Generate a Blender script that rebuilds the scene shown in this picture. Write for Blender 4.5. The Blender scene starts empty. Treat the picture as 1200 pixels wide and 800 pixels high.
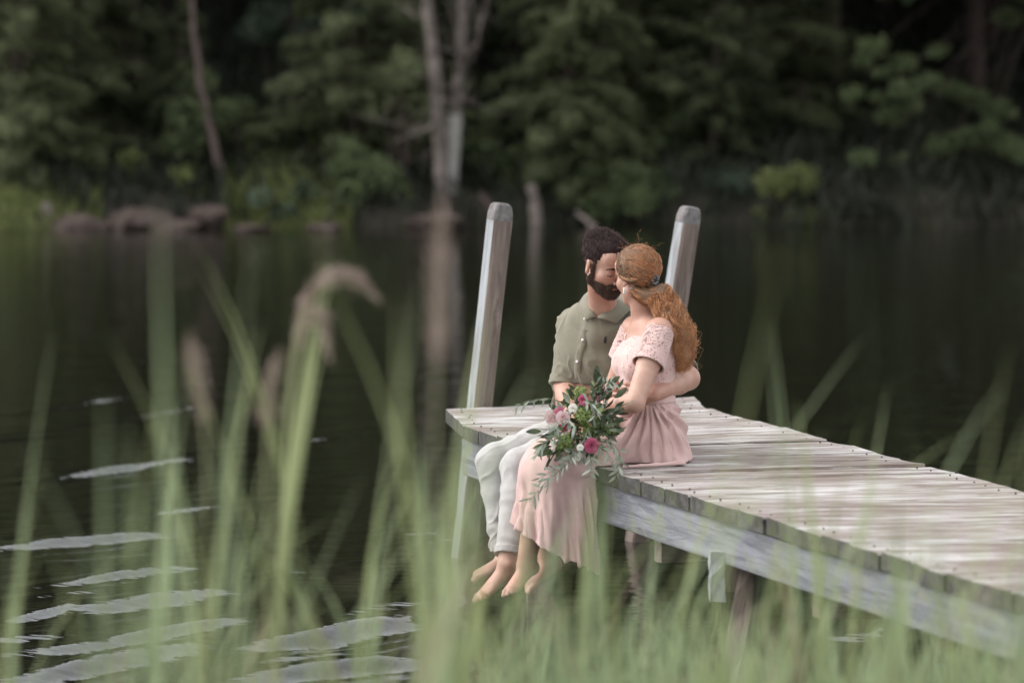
import bpy, bmesh, math, random
import numpy as np
from mathutils import Vector, Matrix

scene = bpy.context.scene
COL = scene.collection
RNG = np.random.default_rng(11)
rnd = random.Random(5)

# ------------------------------------------------------------------ camera
F_PX, HORIZON, CAM_H = 4500.0, 30.0, 2.29           # focal length in pixels of a 1200 wide frame
PITCH = math.atan((400 - HORIZON) / F_PX)
cam_data = bpy.data.cameras.new("camera")
cam_data.sensor_width = 36.0
cam_data.lens = F_PX / 1200 * 36.0
cam_data.clip_start = 0.1
cam_data.clip_end = 2000
cam_data.dof.use_dof = True
cam_data.dof.focus_distance = 14.75
cam_data.dof.aperture_fstop = 2.2
cam_data.dof.aperture_blades = 0
cam = bpy.data.objects.new("camera", cam_data)
cam.location = (0, 0, CAM_H)
cam.rotation_euler = (math.pi / 2 - PITCH, 0, 0)
COL.objects.link(cam)
scene.camera = cam

# ------------------------------------------------------------------ light: soft daylight under a thin overcast
SUN_EL, SUN_AZ = math.radians(40), math.radians(-82)   # azimuth from +Y, clockwise; high on the left
world = bpy.data.worlds.new("World")
scene.world = world
world.use_nodes = True
wn = world.node_tree
wn.nodes.clear()
sky = wn.nodes.new("ShaderNodeTexSky")
sky.sky_type = 'NISHITA'
sky.sun_disc = False
sky.sun_elevation = SUN_EL
sky.sun_rotation = SUN_AZ
sky.air_density = 1.0
sky.dust_density = 3.0
hs = wn.nodes.new("ShaderNodeHueSaturation")
hs.inputs["Saturation"].default_value = 0.22
bg = wn.nodes.new("ShaderNodeBackground")
bg.inputs["Strength"].default_value = 0.15
wo = wn.nodes.new("ShaderNodeOutputWorld")
wn.links.new(sky.outputs[0], hs.inputs["Color"])
veil = wn.nodes.new("ShaderNodeMix"); veil.data_type = 'RGBA'      # thin, even cloud over the blue
veil.inputs[0].default_value = 0.55
veil.inputs[7].default_value = (4.6, 4.75, 4.9, 1)
wn.links.new(hs.outputs[0], veil.inputs[6])
wn.links.new(veil.outputs[2], bg.inputs["Color"])
wn.links.new(bg.outputs[0], wo.inputs["Surface"])

sd = bpy.data.lights.new("sun", 'SUN')
sd.energy = 0.8
sd.angle = math.radians(40)
sd.color = (1.0, 0.97, 0.94)
sun = bpy.data.objects.new("sun", sd)
S = Vector((math.sin(SUN_AZ) * math.cos(SUN_EL), math.cos(SUN_AZ) * math.cos(SUN_EL), math.sin(SUN_EL)))
sun.rotation_euler = S.to_track_quat('Z', 'Y').to_euler()
sun.location = S * 60
COL.objects.link(sun)

scene.view_settings.view_transform = 'Standard'
scene.view_settings.look = 'None'
scene.view_settings.exposure = 1.40
scene.view_settings.gamma = 1.0
scene.cycles.use_denoising = True
scene.cycles.max_bounces = 8
scene.cycles.transparent_max_bounces = 8
scene.cycles.sample_clamp_indirect = 4.0

# ------------------------------------------------------------------ helpers
def P(px, py, Y):
    """World point at world depth Y that is seen at photo pixel (px, py)."""
    c, s = math.cos(PITCH), math.sin(PITCH)
    d = np.array([px - 600.0, F_PX * c + (400 - py) * s, -F_PX * s + (400 - py) * c])
    d *= Y / d[1]
    return np.array([d[0], d[1], CAM_H + d[2]])

def on_plane(px, py, z):
    c, s = math.cos(PITCH), math.sin(PITCH)
    d = np.array([px - 600.0, F_PX * c + (400 - py) * s, -F_PX * s + (400 - py) * c])
    t = (z - CAM_H) / d[2]
    return np.array([d[0] * t, d[1] * t, z])

def A(*v):
    return np.array(v, dtype=float)

def unit(v):
    v = np.asarray(v, float)
    return v / (np.linalg.norm(v) + 1e-12)

def tag(o, label=None, cat=None, group=None, kind=None):
    if label: o["label"] = label
    if cat: o["category"] = cat
    if group: o["group"] = group
    if kind: o["kind"] = kind
    return o

BASE = {}
def empty(name, loc, label=None, cat=None, group=None, kind=None):
    o = bpy.data.objects.new(name, None)
    o.empty_display_size = 0.1
    o.location = [float(v) for v in loc]
    COL.objects.link(o)
    BASE[o.name] = np.array(loc, float)
    return tag(o, label, cat, group, kind)

def make_mesh(name, verts, faces, mat=None, smooth=True):
    me = bpy.data.meshes.new(name)
    verts = np.asarray(verts, np.float32)
    if isinstance(faces, np.ndarray):
        n, k = faces.shape
        me.vertices.add(len(verts))
        me.vertices.foreach_set("co", verts.ravel())
        me.loops.add(n * k)
        me.loops.foreach_set("vertex_index", faces.astype(np.int32).ravel())
        me.polygons.add(n)
        me.polygons.foreach_set("loop_start", np.arange(0, n * k, k, dtype=np.int32))
        me.polygons.foreach_set("loop_total", np.full(n, k, dtype=np.int32))
        me.update(calc_edges=True)
        me.validate()
    else:
        me.from_pydata([tuple(map(float, v)) for v in verts], [], [tuple(f) for f in faces])
        me.update()
    if smooth and len(me.polygons):
        me.polygons.foreach_set("use_smooth", np.ones(len(me.polygons), dtype=bool))
    if mat: me.materials.append(mat)
    return me

def obj(name, verts, faces, mat=None, parent=None, smooth=True, attr=None, loc=None):
    """A mesh object; verts are in world space, or local when loc is given."""
    off = np.zeros(3)
    if loc is None and parent is not None:
        pp = parent
        while pp is not None:
            off = off + np.array(pp.location)
            pp = pp.parent
    v = np.asarray(verts, float) - off
    me = make_mesh(name, v, faces, mat, smooth)
    if attr is not None:
        for an, av in attr.items():
            a = me.attributes.new(an, 'FLOAT', 'POINT')
            a.data.foreach_set("value", np.asarray(av, np.float32))
    o = bpy.data.objects.new(name, me)
    if loc is not None: o.location = [float(q) for q in loc]
    COL.objects.link(o)
    if parent is not None: o.parent = parent
    return o

def copy_tree(o, parent=None):
    c = o.copy()
    COL.objects.link(c)
    if parent is not None: c.parent = parent
    for ch in list(o.children):
        copy_tree(ch, c)
    return c

class MB:
    """Collects plain shapes into one mesh."""
    def __init__(s): s.v, s.f, s.n, s.t = [], [], 0, []
    def add(s, v, f, t=None):
        v = np.asarray(v, float)
        s.v.append(v)
        s.f += [tuple(int(i) + s.n for i in q) for q in f]
        s.t.append(np.full(len(v), 0.0) if t is None else np.asarray(t, float))
        s.n += len(v)
        return s
    def build(s, name, mat, parent=None, smooth=True, loc=None, attr=False):
        v = np.concatenate(s.v)
        return obj(name, v, s.f, mat, parent, smooth, {"t": np.concatenate(s.t)} if attr else None, loc)

def frame(d, ref=(0, 0, 1)):
    d = unit(d)
    r = np.asarray(ref, float)
    if abs(np.dot(d, r)) > 0.98: r = np.array([1.0, 0, 0])
    u = unit(np.cross(r, d))
    return d, u, np.cross(d, u)

def tube(pts, radii, n=8, cap=True):
    pts = np.asarray(pts, float)
    m = len(pts)
    radii = np.full(m, radii) if np.isscalar(radii) else np.asarray(radii, float)
    tang = np.gradient(pts, axis=0)
    v = []
    _, u, w = frame(tang[0], (0.3, 0.1, 1))
    ang = np.linspace(0, 2 * math.pi, n, endpoint=False)
    for i in range(m):
        d = unit(tang[i])
        u = unit(u - d * np.dot(u, d))
        w = np.cross(d, u)
        v.append(pts[i] + radii[i] * (np.cos(ang)[:, None] * u + np.sin(ang)[:, None] * w))
    v = np.concatenate(v)
    f = [(i * n + j, i * n + (j + 1) % n, (i + 1) * n + (j + 1) % n, (i + 1) * n + j) for i in range(m - 1) for j in range(n)]
    if cap:
        f.append(tuple(range(n - 1, -1, -1)))
        f.append(tuple((m - 1) * n + j for j in range(n)))
    return v, f

def strands_mesh(paths, radii, sides=3):
    """paths (S,M,3) -> tubes, numpy fast. radii (M,) or (S,M). Returns verts, quads, t."""
    S_, M_, _ = paths.shape
    tang = np.gradient(paths, axis=1)
    tang /= np.linalg.norm(tang, axis=2, keepdims=True) + 1e-9
    ref = np.array([0.31, 0.52, 0.8])
    u = np.cross(tang, ref); u /= np.linalg.norm(u, axis=2, keepdims=True) + 1e-9
    w = np.cross(tang, u)
    ang = np.linspace(0, 2 * math.pi, sides, endpoint=False)
    r = np.broadcast_to(radii, (S_, M_))[..., None, None]
    v = paths[:, :, None, :] + r * (np.cos(ang)[None, None, :, None] * u[:, :, None, :] + np.sin(ang)[None, None, :, None] * w[:, :, None, :])
    idx = np.arange(S_ * M_ * sides).reshape(S_, M_, sides)
    a = idx[:, :-1, :]; b = np.roll(idx, -1, axis=2)[:, :-1, :]
    c = np.roll(idx, -1, axis=2)[:, 1:, :]; d = idx[:, 1:, :]
    q = np.stack([a, b, c, d], -1).reshape(-1, 4)
    t = np.broadcast_to(np.linspace(0, 1, M_)[None, :, None], (S_, M_, sides)).ravel()
    return v.reshape(-1, 3), q, t

def bar(p0, p1, w, h, up=(0, 0, 1), seg=1, jit=0.0, bevel=0.0):
    """A beam from p0 to p1, w wide and h high, with chamfered long edges."""
    p0, p1 = np.asarray(p0, float), np.asarray(p1, float)
    d, u, _ = frame(p1 - p0, up)
    z = np.cross(d, u); z = z if np.dot(z, up) > 0 else -z
    b = bevel or min(w, h) * 0.06
    prof = [(-w/2 + b, -h/2), (w/2 - b, -h/2), (w/2, -h/2 + b), (w/2, h/2 - b), (w/2 - b, h/2), (-w/2 + b, h/2), (-w/2, h/2 - b), (-w/2, -h/2 + b)]
    v, n = [], 8
    for i in range(seg + 1):
        c = p0 + (p1 - p0) * i / seg
        for (a, e) in prof:
            q = c + u * a + z * e
            if jit: q = q + RNG.normal(0, jit, 3)
            v.append(q)
    f = [(i * n + j, i * n + (j + 1) % n, (i + 1) * n + (j + 1) % n, (i + 1) * n + j) for i in range(seg) for j in range(n)]
    f += [tuple(range(n - 1, -1, -1)), tuple(seg * n + j for j in range(n))]
    return np.array(v), f

# ------------------------------------------------------------------ wrinkle noise
def waves(p, freq, seed, octaves=2, n=5):
    r = np.random.default_rng(seed)
    out = np.zeros(len(p))
    amp = 1.0
    for o in range(octaves):
        for i in range(n):
            k = r.normal(0, 1, 3) * freq
            k2 = r.normal(0, 1, 3) * freq * 0.6
            out += amp / n * np.sin(p @ k + r.uniform(0, 6.28) + 1.2 * np.sin(p @ k2 + r.uniform(0, 6.28)))
        freq *= 2.1; amp *= 0.5
    return out

# ------------------------------------------------------------------ distance-field modelling of bodies and cloth
class Grid:
    def __init__(s, lo, hi, h):
        s.h = h
        s.lo = np.asarray(lo, float)
        dims = np.ceil((np.asarray(hi, float) - s.lo) / h).astype(int) + 1
        s.ax = [(s.lo[i] + h * np.arange(dims[i])).astype(np.float32) for i in range(3)]
        s.D = np.full(dims, 0.06, np.float32)
    def block(s, lo, hi):
        sl = []
        for i in range(3):
            a = max(0, int(math.floor((lo[i] - s.lo[i]) / s.h)))
            b = min(s.D.shape[i], int(math.ceil((hi[i] - s.lo[i]) / s.h)) + 1)
            if b <= a: return None
            sl.append(slice(a, b))
        X = s.ax[0][sl[0]][:, None, None]; Y = s.ax[1][sl[1]][None, :, None]; Z = s.ax[2][sl[2]][None, None, :]
        return tuple(sl), X, Y, Z
    def put(s, lo, hi, fn, k=0.01, op='u'):
        b = s.block(lo, hi)
        if b is None: return s
        sl, X, Y, Z = b
        d = fn(X, Y, Z)
        c = s.D[sl]
        if op == 'u':
            h = np.clip(0.5 + 0.5 * (c - d) / k, 0, 1)
            s.D[sl] = c + (d - c) * h - k * h * (1 - h)
        elif op == 's':
            d = -d
            h = np.clip(0.5 - 0.5 * (c - d) / k, 0, 1)
            s.D[sl] = c + (d - c) * h + k * h * (1 - h)
        elif op == 'i':
            s.D[sl] = np.maximum(c, d)
        return s
    def cone(s, a, b, r1, r2, k=0.01, op='u'):
        a, b = np.asarray(a, float), np.asarray(b, float)
        ab = b - a; L2 = float(ab @ ab) + 1e-12
        m = max(r1, r2) + k + 0.025
        def fn(X, Y, Z):
            x, y, z = X - a[0], Y - a[1], Z - a[2]
            t = np.clip((x * ab[0] + y * ab[1] + z * ab[2]) / L2, 0, 1)
            return np.sqrt((x - t * ab[0])**2 + (y - t * ab[1])**2 + (z - t * ab[2])**2) - (r1 + (r2 - r1) * t)
        return s.put(np.minimum(a, b) - m, np.maximum(a, b) + m, fn, k, op)
    def ball(s, c, r, k=0.01, op='u'):
        return s.cone(c, np.asarray(c, float) + 1e-6, r, r, k, op)
    def ell(s, c, r, R=None, k=0.01, op='u'):
        """R rows: the local axes in world space."""
        c = np.asarray(c, float); r = np.asarray(r, float)
        R = np.eye(3) if R is None else np.asarray(R, float)
        m = max(r) + k + 0.025
        def fn(X, Y, Z):
            x, y, z = X - c[0], Y - c[1], Z - c[2]
            l = [R[i][0] * x + R[i][1] * y + R[i][2] * z for i in range(3)]
            k0 = np.sqrt(sum((l[i] / r[i])**2 for i in range(3)))
            k1 = np.sqrt(sum((l[i] / r[i]**2)**2 for i in range(3))) + 1e-6
            return k0 * (k0 - 1) / k1
        return s.put(c - m, c + m, fn, k, op)
    def econe(s, a, b, lat, r1, r2, k=0.02, op='u', fold=None):
        """Elliptic cone a->b; lat is the direction of the first radius. fold(theta, t) is added to the radius."""
        a, b = np.asarray(a, float), np.asarray(b, float)
        d = unit(b - a); L = np.linalg.norm(b - a)
        u = unit(np.asarray(lat, float) - d * np.dot(lat, d)); w = np.cross(d, u)
        m = max(r1 + r2) + k + 0.03
        def fn(X, Y, Z):
            x, y, z = X - a[0], Y - a[1], Z - a[2]
            tt = x * d[0] + y * d[1] + z * d[2]
            t = np.clip(tt / L, 0, 1)
            pu = x * u[0] + y * u[1] + z * u[2]
            pw = x * w[0] + y * w[1] + z * w[2]
            ru = r1[0] + (r2[0] - r1[0]) * t; rw = r1[1] + (r2[1] - r1[1]) * t
            if fold is not None:
                fo = fold(np.arctan2(pw / rw, pu / ru), t)
                ru = ru + fo; rw = rw + fo
            rm = np.minimum(ru, rw)
            ax = (tt - t * L) / rm
            k0 = np.sqrt((pu / ru)**2 + (pw / rw)**2 + ax**2)
            k1 = np.sqrt((pu / ru**2)**2 + (pw / rw**2)**2 + (ax / rm)**2) + 1e-6
            return k0 * (k0 - 1) / k1
        return s.put(np.minimum(a, b) - m, np.maximum(a, b) + m, fn, k, op)
    def cut(s, p, n, lo=None, hi=None):
        """Removes what lies on the +n side of the plane through p (inside the block lo..hi)."""
        p, n = np.asarray(p, float), unit(n)
        lo = s.lo if lo is None else lo
        hi = s.lo + s.h * np.array(s.D.shape) if hi is None else hi
        return s.put(lo, hi, lambda X, Y, Z: ((X - p[0]) * n[0] + (Y - p[1]) * n[1] + (Z - p[2]) * n[2]).astype(np.float32), op='i')
    def mesh(s):
        D = s.D; h = s.h
        Sg = D < 0
        cnt = np.zeros(tuple(n - 1 for n in D.shape), np.uint8)
        for dx in (0, 1):
            for dy in (0, 1):
                for dz in (0, 1):
                    cnt += Sg[dx:D.shape[0]-1+dx, dy:D.shape[1]-1+dy, dz:D.shape[2]-1+dz]
        I = np.argwhere((cnt > 0) & (cnt < 8))
        cs = np.array(cnt.shape)
        flat = np.ravel_multi_index(I.T, cs)
        corner = {}
        for c in range(8):
            o = ((c >> 2) & 1, (c >> 1) & 1, c & 1)
            corner[o] = D[I[:, 0] + o[0], I[:, 1] + o[1], I[:, 2] + o[2]].astype(np.float64)
        acc = np.zeros((len(I), 3)); num = np.zeros(len(I))
        ks = list(corner)
        for i in range(8):
            for j in range(i + 1, 8):
                a, b = ks[i], ks[j]
                if sum(abs(a[q] - b[q]) for q in range(3)) != 1: continue
                da, db = corner[a], corner[b]
                m = (da < 0) != (db < 0)
                t = np.where(m, da / np.where(m, da - db, 1), 0)
                pt = np.array(a)[None, :] + t[:, None] * (np.array(b) - np.array(a))[None, :]
                acc += np.where(m[:, None], pt, 0); num += m
        V = s.lo + h * (I + acc / np.maximum(num, 1)[:, None])
        quads = []
        for ax in range(3):
            o1, o2 = [(1, 2), (2, 0), (0, 1)][ax]
            sa = [slice(None)] * 3; sb = [slice(None)] * 3
            sa[ax] = slice(0, -1); sb[ax] = slice(1, None)
            for q in (o1, o2): sa[q] = slice(1, -1); sb[q] = slice(1, -1)
            g1, g2 = Sg[tuple(sa)], Sg[tuple(sb)]
            E = np.argwhere(g1 != g2)
            if not len(E): continue
            sign = g1[E[:, 0], E[:, 1], E[:, 2]]
            E = E.copy(); E[:, o1] += 1; E[:, o2] += 1
            def cell(d1, d2):
                c = E.copy(); c[:, o1] -= d1; c[:, o2] -= d2
                return np.searchsorted(flat, np.ravel_multi_index(c.T, cs))
            q = np.stack([cell(1, 1), cell(0, 1), cell(0, 0), cell(1, 0)], 1)
            q[~sign] = q[~sign][:, ::-1]
            quads.append(q)
        return V, np.concatenate(quads)

def vnormals(V, Q):
    n = np.cross(V[Q[:, 2]] - V[Q[:, 0]], V[Q[:, 3]] - V[Q[:, 1]])
    out = np.zeros_like(V)
    for c in range(4):
        for i in range(3):
            out[:, i] += np.bincount(Q[:, c], n[:, i], len(V))
    return out / (np.linalg.norm(out, axis=1, keepdims=True) + 1e-12)

def relax(V, Q, it=2, lam=0.5):
    for _ in range(it):
        acc = np.zeros_like(V); c = np.zeros(len(V))
        for a in range(4):
            i, j = Q[:, a], Q[:, (a + 1) % 4]
            for q in range(3):
                acc[:, q] += np.bincount(i, V[j, q], len(V)) + np.bincount(j, V[i, q], len(V))
            c += np.bincount(i, minlength=len(V)) + np.bincount(j, minlength=len(V))
        V = V + lam * (acc / np.maximum(c, 1)[:, None] - V)
    return V

# ------------------------------------------------------------------ materials
def new_mat(name):
    m = bpy.data.materials.new(name); m.use_nodes = True
    nt = m.node_tree
    b = nt.nodes["Principled BSDF"]
    return m, nt, b

def node(nt, typ, **kw):
    n = nt.nodes.new(typ)
    for k, v in kw.items():
        if k in n.inputs.keys(): n.inputs[k].default_value = v
        else: setattr(n, k, v)
    return n

def ramp(nt, stops, interp='LINEAR'):
    r = nt.nodes.new("ShaderNodeValToRGB")
    r.color_ramp.interpolation = interp
    e = r.color_ramp.elements
    while len(e) < len(stops): e.new(0.5)
    for el, (p, c) in zip(e, stops):
        el.position = p
        el.color = (c[0], c[1], c[2], 1) if len(c) == 3 else c
    return r

def coords(nt, scale=(1, 1, 1), kind="Object", rot=(0, 0, 0), rand=False):
    tc = nt.nodes.new("ShaderNodeTexCoord")
    mp = nt.nodes.new("ShaderNodeMapping")
    mp.inputs["Scale"].default_value = scale
    mp.inputs["Rotation"].default_value = rot
    src = tc.outputs[kind]
    if rand:
        oi = nt.nodes.new("ShaderNodeObjectInfo")
        mu = node(nt, "ShaderNodeMath", operation='MULTIPLY'); mu.inputs[1].default_value = 37.0
        nt.links.new(oi.outputs["Random"], mu.inputs[0])
        cx = nt.nodes.new("ShaderNodeCombineXYZ")
        nt.links.new(mu.outputs[0], cx.inputs[0]); nt.links.new(mu.outputs[0], cx.inputs[1]); nt.links.new(mu.outputs[0], cx.inputs[2])
        ad = node(nt, "ShaderNodeVectorMath", operation='ADD')
        nt.links.new(src, ad.inputs[0]); nt.links.new(cx.outputs[0], ad.inputs[1])
        src = ad.outputs[0]
    nt.links.new(src, mp.inputs["Vector"])
    return mp.outputs[0]

def noise(nt, vec, scale, detail=4, rough=0.55, dist=0.0):
    n = nt.nodes.new("ShaderNodeTexNoise")
    n.inputs["Scale"].default_value = scale
    n.inputs["Detail"].default_value = detail
    n.inputs["Roughness"].default_value = rough
    n.inputs["Distortion"].default_value = dist
    nt.links.new(vec, n.inputs["Vector"])
    return n.outputs["Fac"]

def bump(nt, b, h, strength, dist=0.01):
    bp = nt.nodes.new("ShaderNodeBump")
    bp.inputs["Strength"].default_value = strength
    bp.inputs["Distance"].default_value = dist
    nt.links.new(h, bp.inputs["Height"])
    nt.links.new(bp.outputs[0], b.inputs["Normal"])

def mix(nt, fac, a, b, mode='MIX'):
    m = nt.nodes.new("ShaderNodeMix"); m.data_type = 'RGBA'; m.blend_type = mode
    for sock, v in ((m.inputs[0], fac), (m.inputs[6], a), (m.inputs[7], b)):
        if isinstance(v, (int, float)): sock.default_value = v
        elif isinstance(v, tuple): sock.default_value = (v[0], v[1], v[2], 1)
        else: nt.links.new(v, sock)
    return m.outputs[2]

def noisy_mat(name, c1, c2, scale=20, rough=0.7, stretch=(1, 1, 1), bs=0.2, bd=0.005, spec=0.4, detail=4, sheen=0, trans=0.0, rand=False, vary=0.0):
    m, nt, b = new_mat(name)
    v = coords(nt, stretch, rand=rand)
    n = noise(nt, v, scale, detail)
    r = ramp(nt, [(0.32, c1), (0.68, c2)])
    nt.links.new(n, r.inputs[0])
    col = r.outputs[0]
    if vary:
        oi = nt.nodes.new("ShaderNodeObjectInfo")
        h = nt.nodes.new("ShaderNodeHueSaturation")
        mr = nt.nodes.new("ShaderNodeMapRange")
        mr.inputs[3].default_value = 1 - vary; mr.inputs[4].default_value = 1 + vary
        nt.links.new(oi.outputs["Random"], mr.inputs[0]); nt.links.new(mr.outputs[0], h.inputs["Value"])
        nt.links.new(col, h.inputs["Color"]); col = h.outputs[0]
    nt.links.new(col, b.inputs["Base Color"])
    b.inputs["Roughness"].default_value = rough
    b.inputs["Specular IOR Level"].default_value = spec
    if sheen: b.inputs["Sheen Weight"].default_value = sheen
    if bs: bump(nt, b, n, bs, bd)
    if trans:
        tr = nt.nodes.new("ShaderNodeBsdfTranslucent")
        nt.links.new(col, tr.inputs["Color"])
        ms = nt.nodes.new("ShaderNodeMixShader"); ms.inputs[0].default_value = trans
        out = nt.nodes["Material Output"]
        nt.links.new(b.outputs[0], ms.inputs[1]); nt.links.new(tr.outputs[0], ms.inputs[2])
        nt.links.new(ms.outputs[0], out.inputs["Surface"])
    return m
# ================================================================== materials of the setting
DK = 0.66                                                # deck height over the water

def wood_mat(name, stops, dark, brown, grain=1.0, rough=0.75, chips=0.5, moss=None, worn=None):
    """Weathered boards: local x runs along the grain."""
    m, nt, b = new_mat(name)
    v = coords(nt, (1.1, 9, 9), rand=True)
    n1 = noise(nt, v, 2.2, 6, 0.62, 0.3)
    r1 = ramp(nt, stops); nt.links.new(n1, r1.inputs[0])
    v2 = coords(nt, (0.9, 34, 34), rand=True)
    n2 = noise(nt, v2, 3.0, 5, 0.7, 0.4)
    r2 = ramp(nt, [(0.50, (0, 0, 0)), (0.66, (1, 1, 1))]); nt.links.new(n2, r2.inputs[0])
    f = node(nt, "ShaderNodeMath", operation='MULTIPLY'); nt.links.new(r2.outputs[0], f.inputs[0]); f.inputs[1].default_value = 0.55 * grain
    c = mix(nt, f.outputs[0], r1.outputs[0], dark)
    v3 = coords(nt, (1.6, 13, 13), rand=True)
    n3 = noise(nt, v3, 1.5, 6, 0.6, 0.6)
    r3 = ramp(nt, [(0.535, (0, 0, 0)), (0.58, (1, 1, 1))]); nt.links.new(n3, r3.inputs[0])
    f3 = node(nt, "ShaderNodeMath", operation='MULTIPLY'); nt.links.new(r3.outputs[0], f3.inputs[0]); f3.inputs[1].default_value = chips
    c = mix(nt, f3.outputs[0], c, brown)
    if worn:
        ge = nt.nodes.new("ShaderNodeNewGeometry"); mq = nt.nodes.new("ShaderNodeMapping"); mq.inputs["Scale"].default_value = (0.9, 2.2, 1)
        nt.links.new(ge.outputs["Position"], mq.inputs["Vector"]); n5 = noise(nt, mq.outputs[0], 1.6, 6, 0.65, 0.5)
        m5 = node(nt, "ShaderNodeMath", operation='MULTIPLY_ADD'); nt.links.new(n2, m5.inputs[0]); m5.inputs[1].default_value = 0.55; nt.links.new(n5, m5.inputs[2])
        r5_ = ramp(nt, [(0.68, (0, 0, 0)), (0.86, (0.8, 0.8, 0.8))]); nt.links.new(m5.outputs[0], r5_.inputs[0])
        c = mix(nt, r5_.outputs[0], c, worn)
    if moss:
        n4 = noise(nt, coords(nt, (3, 3, 3), rand=True), 3.0, 4, 0.6)
        r4 = ramp(nt, [(0.50, (0, 0, 0)), (0.62, (0.8, 0.8, 0.8))]); nt.links.new(n4, r4.inputs[0])
        c = mix(nt, r4.outputs[0], c, moss)
    nt.links.new(c, b.inputs["Base Color"])
    b.inputs["Roughness"].default_value = rough
    b.inputs["Specular IOR Level"].default_value = 0.3
    ad = node(nt, "ShaderNodeMath", operation='SUBTRACT'); nt.links.new(n1, ad.inputs[0]); nt.links.new(f3.outputs[0], ad.inputs[1])
    ad2 = node(nt, "ShaderNodeMath", operation='SUBTRACT'); nt.links.new(ad.outputs[0], ad2.inputs[0]); nt.links.new(f.outputs[0], ad2.inputs[1])
    bump(nt, b, ad2.outputs[0], 0.6, 0.004)
    return m

M = {}
M['plank'] = wood_mat("weathered_deck", [(0.32, (0.25, 0.212, 0.192)), (0.52, (0.44, 0.415, 0.40)), (0.72, (0.60, 0.58, 0.568))], (0.11, 0.075, 0.062), (0.09, 0.058, 0.044), 1.2, 0.7, 0.7, None, (0.16, 0.115, 0.092))
M['plank_end'] = wood_mat("mossy_board_ends", [(0.3, (0.04, 0.038, 0.036)), (0.7, (0.115, 0.108, 0.10))], (0.02, 0.017, 0.017), (0.035, 0.033, 0.026), 0.9, 0.9, 0.5, (0.075, 0.085, 0.042))
M['fascia'] = wood_mat("grey_beam", [(0.3, (0.12, 0.127, 0.145)), (0.6, (0.235, 0.243, 0.265)), (0.8, (0.33, 0.335, 0.345))], (0.09, 0.083, 0.09), (0.10, 0.095, 0.115), 0.9, 0.8, 0.5, (0.21, 0.225, 0.16))
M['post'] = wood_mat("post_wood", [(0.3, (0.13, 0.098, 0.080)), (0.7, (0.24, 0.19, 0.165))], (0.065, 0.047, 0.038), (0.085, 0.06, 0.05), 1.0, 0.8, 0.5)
M['post_pale'] = wood_mat("post_pale_skylit", [(0.3, (0.26, 0.275, 0.29)), (0.7, (0.40, 0.42, 0.435))], (0.17, 0.165, 0.165), (0.16, 0.145, 0.14), 0.9, 0.8, 0.5)  # pale weathered wood; on the posts' left sides its blue-grey paints in skylight
M['post_cap'] = noisy_mat("post_top", (0.085, 0.075, 0.075), (0.20, 0.185, 0.18), 30, 0.85)
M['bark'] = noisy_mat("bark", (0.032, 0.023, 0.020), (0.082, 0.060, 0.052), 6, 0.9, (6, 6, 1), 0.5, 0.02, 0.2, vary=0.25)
M['bark_pale'] = noisy_mat("reddish_bark", (0.06, 0.044, 0.038), (0.15, 0.112, 0.098), 6, 0.9, (6, 6, 1), 0.5, 0.02, 0.2)  # lighter bark of the slim pale stems
M['birch'] = noisy_mat("birch_bark", (0.055, 0.043, 0.036), (0.20, 0.168, 0.148), 3, 0.8, (2, 2, 3), 0.3, 0.01, 0.2)
M['birch_white'] = noisy_mat("peeled_birch", (0.24, 0.225, 0.205), (0.40, 0.38, 0.355), 4, 0.8, (2, 2, 5), 0.3, 0.01, 0.2)
M['rock'] = noisy_mat("shore_rock", (0.030, 0.021, 0.018), (0.078, 0.058, 0.050), 3.5, 0.9, (1, 1, 1), 0.5, 0.05, 0.2)
M['rock_pale'] = noisy_mat("pale_stone", (0.11, 0.088, 0.078), (0.18, 0.15, 0.135), 5, 0.9)

def leaf_mat(name, c1, c2, trans=0.25, scale=3.0, vary=0.15):
    return noisy_mat(name, c1, c2, scale, 0.65, bs=0, spec=0.25, trans=trans, vary=vary)
M['spruce'] = leaf_mat("spruce_needles", (0.082, 0.098, 0.048), (0.150, 0.170, 0.085), 0.45)
M['spruce2'] = leaf_mat("spruce_needles_dark", (0.040, 0.052, 0.026), (0.115, 0.138, 0.068), 0.42)
M['leaf'] = leaf_mat("broad_leaves", (0.080, 0.108, 0.050), (0.150, 0.182, 0.084), 0.45)
M['leaf2'] = leaf_mat("bluish_leaves", (0.055, 0.084, 0.056), (0.115, 0.150, 0.10), 0.4)
M['leaf_shaded'] = leaf_mat("shaded_leaves", (0.008, 0.010, 0.006), (0.024, 0.030, 0.016), 0.1)  # the wood's inner shade is put into this near-black leaf colour
M['bank_grass'] = leaf_mat("bank_grass", (0.125, 0.150, 0.052), (0.20, 0.22, 0.085), 0.45)
M['ground'] = None
m, nt, b = new_mat("earth")
v = coords(nt)
n = noise(nt, v, 1.2, 6); r = ramp(nt, [(0.3, (0.016, 0.012, 0.009)), (0.55, (0.032, 0.026, 0.017)), (0.75, (0.036, 0.042, 0.018))])
nt.links.new(n, r.inputs[0]); nt.links.new(r.outputs[0], b.inputs["Base Color"]); b.inputs["Roughness"].default_value = 0.95
bump(nt, b, n, 0.5, 0.1); M['ground'] = m

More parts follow.
